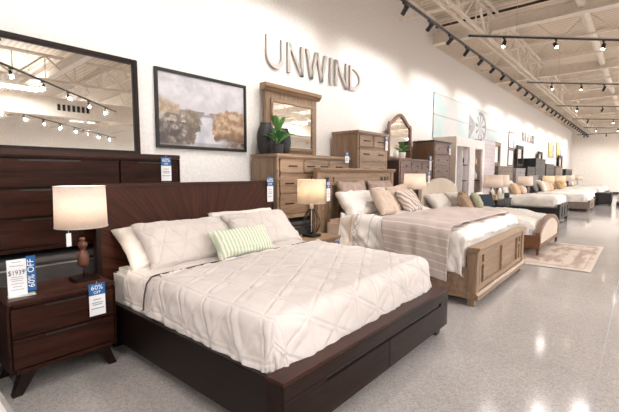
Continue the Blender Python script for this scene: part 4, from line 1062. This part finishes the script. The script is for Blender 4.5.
# pillows on bed 2
pillow('euro_sham', 'taupe', 0.72, 0.56, 0.16, 'taupe ruffled sham at the left, against the oak headboard', (0.95, 5.02, 0.83), lean=0.28, seed=11, wr=0.03)
pillow('euro_sham', 'taupe', 0.74, 0.56, 0.16, 'taupe ruffled sham at the right, against the oak headboard', (0.95, 5.86, 0.83), lean=0.28, seed=12, wr=0.03)
pillow('pillow', 'white', 0.92, 0.46, 0.24, 'white pillow at the left, before the taupe sham', (1.20, 4.93, 0.84), lean=0.70, seed=13, wr=0.03)
pillow('pillow', 'white', 0.92, 0.46, 0.24, 'white pillow at the right, behind the printed cushion', (1.16, 5.95, 0.84), lean=0.52, seed=14, wr=0.03)
pillow('cushion', 'blush', 0.56, 0.44, 0.18, 'plain blush cushion, left in front on the oak bed', (1.50, 5.06, 0.86), lean=0.55, yaw=0.15, roll=-0.12, seed=15, wr=0.02, cat='cushion')
pillow('cushion', 'blush', 0.56, 0.46, 0.16, 'plain blush cushion behind the leaf-printed one', (1.36, 5.78, 0.87), lean=0.45, yaw=-0.1, roll=0.1, seed=16, wr=0.02, cat='cushion')
pillow('cushion', 'zebra', 0.58, 0.42, 0.17, 'blush cushion with dark curving stripes, front right on the oak bed', (1.52, 5.82, 0.86), lean=0.60, yaw=0.05, roll=0.05, seed=17, wr=0.015, cat='cushion')
# ================================================================== BED 3, cream upholstered
def shade_lamp(name, label, loc, r, z0, z1, base_mat, shade='shade', power=6, style='urn', group=None, detail=True):
    t = thing(name, label, 'lamp', loc, group=group)
    if style == 'urn':
        MB().lathe([(0.075, 0), (0.075, 0.015), (0.03, 0.03), (0.02, 0.06), (0.05, 0.12), (0.062, 0.18), (0.05, 0.24), (0.022, 0.29), (0.016, z0-0.02), (0.008, z0+0.02)], 24).build('base', base_mat, t, smooth=True)
    else:
        bx('base', base_mat, t, -0.07, -0.07, 0, 0.07, 0.07, 0.02, 0.003)
        MB().tube([(0, 0, 0.02), (0.0, 0, z0+0.05)], 0.012, 10).build('pole', base_mat, t, smooth=True)
    lathe_lamp_shade(t, r, r*0.9, z0, z1, shade)
    if power: lamp_light(t, z0+0.08, power)
    return t
case('nightstand', 'greyed brown nightstand between the oak bed and the cream bed', 'nightstand', (0.76, 7.14, 0), 0.44, 0.62, 0.68, [(1, [1]), (1, [1])], M['drift'], M['drift'], M['darkbr'], leg='block', leg_h=0.08, hs='knob')
shade_lamp('table_lamp', 'table lamp with a white drum shade on a carved grey stem by the cream bed', (0.98, 6.90, 0.681), 0.215, 0.49, 0.775, 'drift', power=9)
price_tag((1.20, 7.04, 1.50), 'price tag hanging on the white drum shade by the cream bed', w=0.09, h=0.22)
Y3 = 8.78
t = thing('bed', 'cream upholstered bed with arched headboard and arched wooden footboard trim', 'bed', (0.66, Y3, 0))
def archpoly(w, z0, zs, zc, n=28, p=2.2):
    pts = [(-w/2, z0)]
    for i in range(n+1):
        u = -1+2*i/n; pts.append((u*w/2, zs+(zc-zs)*max(0.0, 1-abs(u)**p)**0.9))
    pts.append((w/2, z0)); return pts
MB().prism(archpoly(2.06, 0.1, 1.12, 1.36, p=2.0), 0, 0.09).build('headboard', 'cream', t, bevel=0.015)
FX3 = 2.29
MB().prism(archpoly(1.86, 0.16, 0.40, 0.60), FX3-0.06, FX3-0.012).build('footboard', 'cream', t, bevel=0.01)
O = archpoly(2.06, 0.13, 0.42, 0.665, 32); I = archpoly(1.86, 0.20, 0.385, 0.595, 32)
V = []; F = []; n = len(O)
for x in (FX3-0.075, FX3): V += [(x, a, b) for a, b in O]+[(x, a, b) for a, b in I]
for i in range(n):
    j = (i+1) % n; F += [(i, j, n+j, n+i), (2*n+i, 2*n+j, 3*n+j, 3*n+i), (i, j, 2*n+j, 2*n+i), (n+i, n+j, 3*n+j, 3*n+i)]
MB().add(V, F).build('footboard_trim', 'bronze_wood', t)
for s in (-1, 1):
    bx('side_rail', 'bronze_wood', t, 0.08, s*1.0-0.02, 0.13, FX3-0.07, s*1.0+0.02, 0.36, 0.004)
    for x in (0.05, FX3-0.04): MB().lathe([(0.018, 0), (0.028, 0.11), (0.034, 0.12), (0.034, 0.131)], 16, c=(x, s*0.97, 0)).build('leg', 'bronze_wood', t, smooth=True)
ms = bx('mattress', 'mattress', None, 0.78, Y3-0.975, 0.20, 2.86, Y3+0.975, 0.52, 0.05)
tag(ms, 'mattress on the cream upholstered bed', 'mattress')
d3 = drape('duvet', M['white'], 1.0, 2.84, Y3-1.0, Y3+1.0, 0.69, 0.24, R=0.14, n=90, flare=0.03, wr=0.03, fold=0.02, seed=9.5, head=0.05, sag=lambda X, Y: -0.10*max(0, X-2.0)/0.8)
tag(d3, 'plain white duvet on the cream upholstered bed', 'duvet')
pillow('pillow', 'white', 0.85, 0.46, 0.22, 'white pillow at the left of the arched cream headboard', (1.08, 8.25, 0.68), lean=0.75, seed=21)
pillow('pillow', 'white', 0.85, 0.46, 0.22, 'white pillow at the right of the arched cream headboard', (1.08, 9.25, 0.68), lean=0.75, seed=22)
pillow('cushion', 'brownp', 0.60, 0.42, 0.2, 'tan brown cushion, nearest on the cream bed', (1.50, 8.52, 0.66), lean=0.6, yaw=0.2, seed=23, wr=0.025, cat='cushion')
pillow('cushion', 'brownp', 0.50, 0.44, 0.18, 'tan brown cushion behind, beside the sage ones', (1.36, 8.90, 0.68), lean=0.5, yaw=0.2, seed=24, wr=0.025, cat='cushion')
pillow('cushion', 'sagep', 0.52, 0.42, 0.18, 'sage green cushion at the right of the cream bed', (1.50, 9.25, 0.66), lean=0.5, yaw=0.25, seed=25, wr=0.025, cat='cushion')
# rug
def rugfn(u, v):
    n = noise.fractal(Vector((u*5, v*9, 1.0)), 0.9, 2.0, 5); e = min(u, 1-u, v, 1-v)
    c = mixc((204,190,178), (164,140,126), 0.35+n*1.6)
    med = math.hypot((u-0.5)*2, (v-0.5)*2)
    if abs(med-0.62) < 0.05 and n > -0.1: c = mixc(c, (150,118,102), 0.5)
    if 0.06 < e < 0.085: c = mixc(c, (150,122,106), 0.6)
    if e < 0.03: c = (206,192,176)
    return c
rg = flat_canvas('area_rug', None, 2.6, 1.35, rugfn, 110, 70, 0.0, 0.008)
rg.location = (3.75, 8.25, 0.001); rg.rotation_euler = (0, -PI/2, 0)
tag(rg, 'faded beige and rust patterned rug at the foot of the cream bed', 'rug')

# ================================================================== DISPLAY WALL beyond bed 3
t = thing('display_unit', 'tall white display wall unit with two niches behind the cream bed', 'display unit', (0.0, 11.2, 0))
m = MB(); y0, y1 = -1.2, 1.2; X = 0.60
m.box(0.005, y0+0.02, 2.18, X, y1, 2.42, 0.004)                      # header
for a, b in ((y0+0.02, -1.06), (-0.10, 0.36), (1.06, y1)): m.box(X-0.06, a, 0, X, b, 2.18, 0.003)
m.box(X-0.06, -1.06, 0.0, X, -0.10, 0.90, 0.003).box(X-0.06, 0.36, 0.0, X, 1.06, 0.90, 0.003)
m.build('frame', 'display', t)
bx('side_panel', 'display_side', t, 0.005, y0-0.01, 0, X+0.02, y0+0.02, 2.40, 0.004)
bx('side_panel', 'display_side', t, 0.005, y1, 0, X, y1+0.02, 2.40, 0.004)
bx('back_panel', 'lilac', t, 0.30, y0+0.02, 0.0, 0.33, y1, 2.18, 0)
for a, b in ((-0.62, -0.10), (0.62, 1.06)):
    for z in (1.25, 1.68): bx('shelf', 'darkbr', t, 0.331, a, z, X-0.06, b, z+0.03, 0.002)
bx('upright', 'display', t, 0.331, -0.64, 0.9, X-0.01, -0.61, 2.18, 0.002)
bx('plinth_drawer', 'lilac', t, X, -1.0, 0.45, X+0.02, 1.0, 0.85, 0.004)
k = 0
for a, z in ((-0.36, 1.281), (-0.30, 1.711), (0.84, 1.281), (0.80, 1.711)):
    tt = thing('decor_vase', ['pale jar on the lower shelf of the nearer niche', 'dark figurine vase on the upper shelf of the nearer niche', 'pale jar on the lower shelf of the farther niche', 'amber vase on the upper shelf of the farther niche'][k], 'vase', (0.44, 11.2+a, z))
    MB().lathe([(0.05, 0), (0.075, 0.08), (0.07, 0.16), (0.03, 0.22), (0.035, 0.26)], 16).build('vase_body', ['glaze', 'metal_dk', 'glaze', 'peach'][k], tt, smooth=True); k += 1
t = thing('slatwall_panel', 'lilac-grey horizontal slat panel beside the white display unit', 'wall panel', (0.0, 13.15, 0))
bx('panel', 'slatw', t, 0.005, -0.70, 0, 0.50, 0.72, 2.52, 0.004)
m = MB()
for q in range(18): m.box(0.50, -0.69, 0.25+q*0.125, 0.512, 0.71, 0.34+q*0.125, 0.002)
m.build('slats', 'lilac', t)

def mural(u, v):
    n = lambda s, o=0.0: noise.fractal(Vector((u*s*4+o, v*s, o)), 0.9, 2.0, 4)
    c = mixc((236,232,232), (206,226,226), 0.35+n(1.6)*1.1+0.3*(1-v)-(0.4 if u > 0.7 else 0))
    # abstract grey fan strokes
    x = (u-0.63)*4.9; z = (v-0.52)*1.15
    if 0.46 < u < 0.56:
        a = (u-0.46)/0.10
        if abs(z+0.08-0.1*a) < 0.42*(1-a*0.8) : c = mixc(c, (150,148,156), 0.75+n(8)*0.4)
    r = math.hypot(x-0.12, z*1.05)
    if 0.42 < r < 0.52 and x > -0.05: c = mixc(c, (140,138,148), 0.8)
    if r < 0.42 and math.sin(math.atan2(z, x-0.12)*9) > 0.45+n(5)*0.4: c = mixc(c, (130,130,142), 0.75)
    return c
for kx, (z0, z1) in enumerate(((3.03, 3.57), (2.40, 3.01))):
    tt = thing('wall_mural', ['upper', 'lower'][kx]+' pale aqua wall panel with grey brush strokes above the display unit', 'wall panel', (0.004, 12.9, z0))
    cc = flat_canvas('printed_panel', tt, 5.9, z1-z0, (lambda u, v, kx=kx: mural(u, (v*0.54+0.63)/1.17 if kx == 0 else v*0.61/1.17)), 260, 40, 0.0, 0.02, 0.72)
    m = MB(); m.box(0.0, -2.95, -0.012, 0.026, 2.95, 0, 0).box(0.0, -2.95, z1-z0, 0.026, 2.95, z1-z0+0.012, 0)
    m.build('edge_strip', 'metal', tt)

# accent chair beyond the cream bed
t = thing('accent_chair', 'dark-framed slate blue chair beyond the cream bed', 'chair', (1.45, 10.55, 0), (0, 0, -0.55))
bx('seat', 'slate', t, -0.28, -0.28, 0.36, 0.28, 0.28, 0.46, 0.03)
o = bx('backrest', 'slate', t, -0.05, -0.27, 0.0, 0.05, 0.27, 0.52, 0.03); o.location = (-0.26, 0, 0.42); o.rotation_euler = (0, -0.35, 0)
for s in (-1, 1):
    MB().tube([(-0.50, s*0.30, 0.95), (-0.26, s*0.30, 0.44), (-0.32, s*0.30, 0.0)], 0.022, 10).build('rear_leg', 'black', t, smooth=True)
    MB().tube([(0.26, s*0.30, 0.60), (0.27, s*0.30, 0.0)], 0.022, 10).build('front_leg', 'black', t, smooth=True)
    MB().tube([(0.28, s*0.30, 0.60), (-0.34, s*0.30, 0.62)], 0.025, 10).build('armrest', 'black', t, smooth=True)

# ================================================================== BED 4 group
case('nightstand', 'wide black nightstand under two white-shaded lamps', 'nightstand', (0.72, 12.35, 0), 0.50, 1.55, 0.72, [(1, [1, 1]), (1, [1, 1])], M['blackwood'], M['black'], None, leg='block', leg_h=0.10, hs='knob')
shade_lamp('table_lamp', 'nearer white-shaded lamp on the wide black nightstand', (0.98, 12.0, 0.721), 0.27, 0.34, 0.70, 'glaze', power=7)
shade_lamp('table_lamp', 'farther white-shaded lamp on the wide black nightstand', (0.98, 12.75, 0.721), 0.27, 0.34, 0.70, 'glaze', power=7)
for kx, (yy, c, l) in enumerate(((11.72, 'peach', 'small peach gift box on the black nightstand, left end'), (12.38, 'glaze', 'small white box between the two white-shaded lamps'), (13.04, 'slate', 'small slate blue box on the black nightstand, right end'))):
    tt = thing('decor_box', l, 'box', (1.12, yy, 0.721)); bx('box_body', c, tt, -0.06, -0.07, 0, 0.06, 0.07, 0.12, 0.01); bx('lid', c, tt, -0.065, -0.075, 0.12, 0.065, 0.075, 0.15, 0.008)

def simple_bed(label, yc, W, x0, fx, hb_h, fb_h, rail_h, mh, mb, mhb, dmat='white', top=0.72, drop=0.22, foot='panel', seed=0, dlabel='', mlabel='', blue=False):
    t = thing('bed', label, 'bed', (x0, yc, 0)); w = W/2; L = fx-x0
    m = MB().box(0, -w, 0.0, 0.06, w, hb_h, 0.006); m.build('headboard', mhb, t)
    bx('headboard_cap', mhb, t, -0.01, -w-0.03, hb_h, 0.08, w+0.03, hb_h+0.04, 0.006)
    for s in (-1, 1):
        bx('side_rail', mb, t, 0.06, s*w-0.02*s-0.02, 0.10, L-0.06, s*w-0.02*s+0.02, rail_h, 0.004)
        bx('leg', mb, t, L-0.08, s*(w-0.04)-0.04, 0, L, s*(w-0.04)+0.04, 0.11, 0.004)
    m = MB().box(L-0.06, -w, 0.10, L-0.02, w, fb_h, 0)
    m.build('footboard', mb, t)
    m = MB(); n = 3
    m.box(L-0.025, -w, fb_h-0.06, L, w, fb_h, 0.004).box(L-0.025, -w, 0.10, L, w, 0.16, 0.004)
    for k in range(n+1):
        y = -w+0.04+(2*w-0.08)*k/n; m.box(L-0.025, y-0.04, 0.16, L, y+0.04, fb_h-0.06, 0.003)
    m.build('footboard_frame', mb, t)
    bx('footboard_cap', mb, t, L-0.08, -w-0.02, fb_h, L+0.015, w+0.02, fb_h+0.03, 0.005)
    ms = bx('mattress', 'mattress', None, x0+0.10, yc-w+0.06, rail_h-0.12, fx-0.10, yc+w-0.06, top-0.05, 0.05)
    tag(ms, mlabel, 'mattress')
    d = drape('duvet', M[dmat], x0+0.30, fx-0.07, yc-w+0.02, yc+w-0.02, top, drop, R=0.12, n=60, flare=0.02, wr=0.03, fold=0.02, seed=seed, head=0.05)
    tag(d, dlabel, 'duvet')
    return t
simple_bed('black bed with a white duvet, fourth along the wall', 14.25, 1.66, 0.62, 2.47, 1.25, 0.52, 0.44, 0.3, M['blackwood'], M['greywood'], top=0.78, drop=0.26, seed=31, dlabel='white duvet on the black bed', mlabel='mattress on the black bed')
simple_bed('grey panelled bed behind the black bed, fifth along the wall', 19.2, 1.95, 0.62, 2.80, 1.35, 0.40, 0.36, 0.3, M['greige'], M['greywood'], top=0.70, drop=0.28, seed=32, dlabel='white duvet on the grey panelled bed', mlabel='mattress on the grey panelled bed')
simple_bed('low dark bed with a pale duvet, sixth along the wall', 22.6, 1.9, 0.62, 2.70, 1.2, 0.38, 0.34, 0.3, M['blackwood'], M['greige'], dmat='white', top=0.68, drop=0.22, seed=33, dlabel='pale duvet on the sixth bed, low and dark', mlabel='mattress on the sixth bed, low and dark')
simple_bed('white-covered bed, seventh along the wall', 26.0, 2.0, 0.62, 2.75, 1.25, 0.42, 0.38, 0.3, M['greywood'], M['blackwood'], top=0.70, drop=0.24, seed=34, dlabel='white duvet on the seventh bed', mlabel='mattress on the seventh bed')
simple_bed('last bed before the far wall, with a pale duvet', 30.0, 2.0, 0.62, 2.75, 1.2, 0.42, 0.38, 0.3, M['greige'], M['greige'], top=0.70, drop=0.24, seed=35, dlabel='pale duvet on the last bed before the far wall', mlabel='mattress on the last bed before the far wall')
for (mt_, W_, H_, lab, loc, ln) in (
    ('white', .8, .5, 'white pillow at the left of the black bed', (0.95, 13.85, .80), .5), ('white', .8, .5, 'white pillow at the right of the black bed', (0.95, 14.66, .80), .5),
    ('peach', .5, .42, 'peach cushion in front on the black bed', (1.22, 14.0, .80), .5), ('blush', .46, .34, 'small blush cushion, right of the peach one on the black bed', (1.30, 14.52, .80), .6),
    ('greyp', .7, .52, 'grey pillow at the left of the grey panelled bed', (0.95, 18.75, .72), .4), ('white', .7, .52, 'white pillow at the right of the grey panelled bed', (0.95, 19.6, .72), .4),
    ('cream', .6, .5, 'cream cushion at the left front of the grey panelled bed', (1.22, 18.7, .72), .4), ('blush', .6, .48, 'blush cushion in the middle front of the grey panelled bed', (1.25, 19.2, .72), .4), ('peach', .5, .42, 'peach cushion at the right front of the grey panelled bed', (1.3, 19.75, .72), .45),
    ('greyp', .7, .5, 'grey pillow at the left of the sixth bed', (0.95, 22.2, .70), .4), ('yellowp', .7, .5, 'mustard pillow at the right of the sixth bed', (0.95, 23.0, .70), .4), ('brownp', .5, .4, 'tan cushion in front on the sixth bed', (1.25, 22.6, .70), .5),
    ('yellowp', .7, .5, 'mustard pillow on the left of the seventh bed', (0.95, 25.6, .72), .4), ('blush', .7, .5, 'blush pillow on the right of the seventh bed', (0.95, 26.4, .72), .4),
    ('white', .7, .5, 'white pillow at the left of the last bed', (0.95, 29.6, .72), .4), ('blush', .7, .5, 'blush pillow at the right of the last bed', (0.95, 30.4, .72), .4)):
    pillow('pillow' if W_ > .65 else 'cushion', mt_, W_, H_, .2, lab, loc, lean=ln, seed=len(lab), n=14, cat='pillow' if W_ > .65 else 'cushion')
# furniture down the wall
framed_mirror('standing_mirror', 'tall greige-framed mirror on the greige chest', (0.10, 15.35, 1.721), 1.15, 0.90, 'greige', 0.16, 0.05)
case('chest_of_drawers', 'greige chest of drawers under the tall greige mirror', 'chest of drawers', (0.05, 15.05, PZ), 0.52, 1.95, 0.94, [(1, [1, 1])]*3, M['greige'], M['greige'], None, leg='block', leg_h=0.06, hs='knob')
for kx, (z, l) in enumerate(((2.50, 'upper narrow framed panel on the wall beside the greige mirror'), (1.78, 'lower narrow framed panel on the wall beside the greige mirror'))):
    tt = thing('wall_panel', l, 'picture', (0.003, 17.95, z)); W_, H_ = 0.85, 0.70
    MB().box(0, -W_/2, 0, 0.03, W_/2, 0.05, 0).box(0, -W_/2, H_-0.05, 0.03, W_/2, H_, 0).box(0, -W_/2, 0.05, 0.03, -W_/2+0.05, H_-0.05, 0).box(0, W_/2-0.05, 0.05, 0.03, W_/2, H_-0.05, 0).build('frame', 'greige', tt)
    bx('panel', 'display', tt, 0.002, -W_/2+0.05, 0.05, 0.015, W_/2-0.05, H_-0.05, 0)
case('chest_of_drawers', 'light grey chest of drawers beyond the greige chest', 'chest of drawers', (0.05, 17.3, PZ), 0.52, 1.5, 0.90, [(1, [1, 1])]*3, M['greywood'], M['greywood'], None, leg='block', leg_h=0.06, hs='knob')
case('chest_of_drawers', 'tall black chest of drawers beside the black-framed mirror', 'chest of drawers', (0.05, 21.1, PZ), 0.54, 2.3, 1.38, [(1, [1, 1])]*4, M['blackwood'], M['black'], None, leg='block', leg_h=0.06, hs='knob')
case('dresser', 'black dresser under the black-framed mirror', 'dresser', (0.05, 19.12, PZ), 0.54, 1.55, 0.98, [(1, [1, 1])]*3, M['blackwood'], M['black'], None, leg='block', leg_h=0.06, hs='knob')
framed_mirror('standing_mirror', 'black-framed mirror on the black dresser', (0.10, 19.05, 1.761), 1.15, 0.92, 'black', 0.14, 0.05)
framed_mirror('standing_mirror', 'slim brown-framed mirror beyond the tall black chest', (0.10, 23.5, 1.961), 1.1, 0.66, 'darkbr', 0.14, 0.05)
case('chest_of_drawers', 'dark brown chest of drawers under the slim brown mirror', 'chest of drawers', (0.05, 23.6, PZ), 0.54, 2.2, 1.18, [(1, [1, 1])]*3, M['blackwood'], M['darkbr'], None, leg='block', leg_h=0.06, hs='knob')
case('chest_of_drawers', 'greige chest of drawers near the far end of the wall', 'chest of drawers', (0.05, 26.6, PZ), 0.54, 2.4, 1.1, [(1, [1, 1])]*3, M['greige'], M['darkbr'], None, leg='block', leg_h=0.06, hs='knob')
case('chest_of_drawers', 'black chest of drawers under the last mirror of the row', 'chest of drawers', (0.05, 30.6, PZ), 0.54, 3.0, 0.98, [(1, [1, 1])]*3, M['blackwood'], M['black'], None, leg='block', leg_h=0.06, hs='knob')
framed_mirror('standing_mirror', 'last black-framed mirror of the row, before the far wall', (0.10, 30.2, 1.761), 1.5, 0.90, 'black', 0.20, 0.05)
for kx, (yy, xx, l) in enumerate(((16.3, 0.95, 'lamp with a white shade between the black bed and the grey panelled bed'), (21.0, 0.95, 'small lamp with a warm shade after the grey panelled bed'), (24.3, 0.95, 'small lamp with a warm shade after the sixth bed'), (28.0, 0.95, 'white-shaded lamp after the seventh bed'), (32.2, 0.95, 'white-shaded lamp nearest the far wall'))):
    case('nightstand', ['black nightstand between the black bed and the grey panelled bed', 'dark nightstand after the grey panelled bed', 'grey nightstand after the sixth bed', 'dark nightstand after the seventh bed', 'dark nightstand nearest the far wall'][kx], 'nightstand', (0.72, yy, 0), 0.45, 0.7, 0.66, [(1, [1]), (1, [1])], M['blackwood'] if kx != 2 else M['greige'], M['black'], None, leg='block', leg_h=0.08, hs='knob')
    shade_lamp('table_lamp', l, (xx, yy, 0.661), 0.26, 0.36, 0.70, 'glaze', shade='shade' if kx in (0, 3, 4) else 'shade2', power=10)
# second word on the wall, grey letters
for ch, yy in zip('RELAX', (19.95, 20.5, 21.05, 21.6, 22.15)):
    cu = bpy.data.curves.new('wall_letter', 'FONT'); cu.body = ch; cu.size = 0.56; cu.extrude = 0.02; cu.align_x = 'CENTER'; cu.materials.append(M['letter'])
    o = font_mesh('wall_letter', cu); o.location = (0.03, yy, 2.96); o.rotation_euler = (PI/2, 0, PI/2)
    tag(o, 'small grey letter %s of the farther word on the wall' % ch, 'letter', 'letters of the farther word')
def yellow_art(seed):
    def fn(u, v):
        n = noise.fractal(Vector((u*3+seed, v*5, seed)), 0.9, 2.0, 4)
        if u < 0.55: return mixc((238,206,92), (246,232,180), 0.5+n*1.3)
        return mixc((236,232,228), (176,180,190), 0.4+n*1.5)
    return fn
for kx, (yy, w, z0, h) in enumerate(((27.3, 1.9, 2.45, 0.86), (30.1, 1.9, 2.45, 1.05))):
    tt = thing('wall_art', ['nearer', 'farther'][kx]+' yellow and grey abstract panel high on the wall', 'picture', (0.003, yy, z0))
    flat_canvas('canvas', tt, w, h, yellow_art(3.0+kx*4), 30, 24, 0.0, 0.04, 0.75)
# dark low cabinet and a white mattress display at the far right
case('low_cabinet', 'low dark cabinet standing at the end of the beds', 'cabinet', (2.62, 22.85, 0), 0.62, 1.1, 0.58, [(1, [1, 1])], M['blackwood'], M['black'], None, leg='block', leg_h=0.05, hs='knob')
tt = thing('mattress_display', 'white mattress on a dark base at the far right', 'bed', (3.42, 23.4, 0))
bx('base', 'blackwood', tt, 0, -0.75, 0.0, 1.9, 0.75, 0.16, 0.01); bx('mattress', 'white', tt, 0.02, -0.73, 0.161, 1.88, 0.73, 0.55, 0.05); bx('dark_border', 'black', tt, 0.018, -0.735, 0.552, 1.882, 0.735, 0.58, 0.01)

# ================================================================== CAMERA, WORLD, VIEW
cam = bpy.data.cameras.new('camera'); cam.sensor_width = 36; cam.lens = 388/619*36; cam.clip_end = 200
co = bpy.data.objects.new('camera', cam); COL.objects.link(co); co.location = (4.25, 0, 1.45)
co.rotation_euler = (math.radians(90-4.715), 0, math.radians(40.5)); scene.camera = co
w = bpy.data.worlds.new('world'); scene.world = w; w.use_nodes = True
w.node_tree.nodes['Background'].inputs[0].default_value = (0.95, 0.98, 1, 1); w.node_tree.nodes['Background'].inputs[1].default_value = 0.3
scene.view_settings.view_transform = 'Standard'; scene.view_settings.look = 'None'; scene.view_settings.gamma = 1; scene.view_settings.use_curve_mapping = False
scene.view_settings.exposure = 0.46
scene.cycles.max_bounces = 7; scene.cycles.diffuse_bounces = 4; scene.cycles.glossy_bounces = 4
scene.cycles.sample_clamp_indirect = 6; scene.cycles.caustics_reflective = False
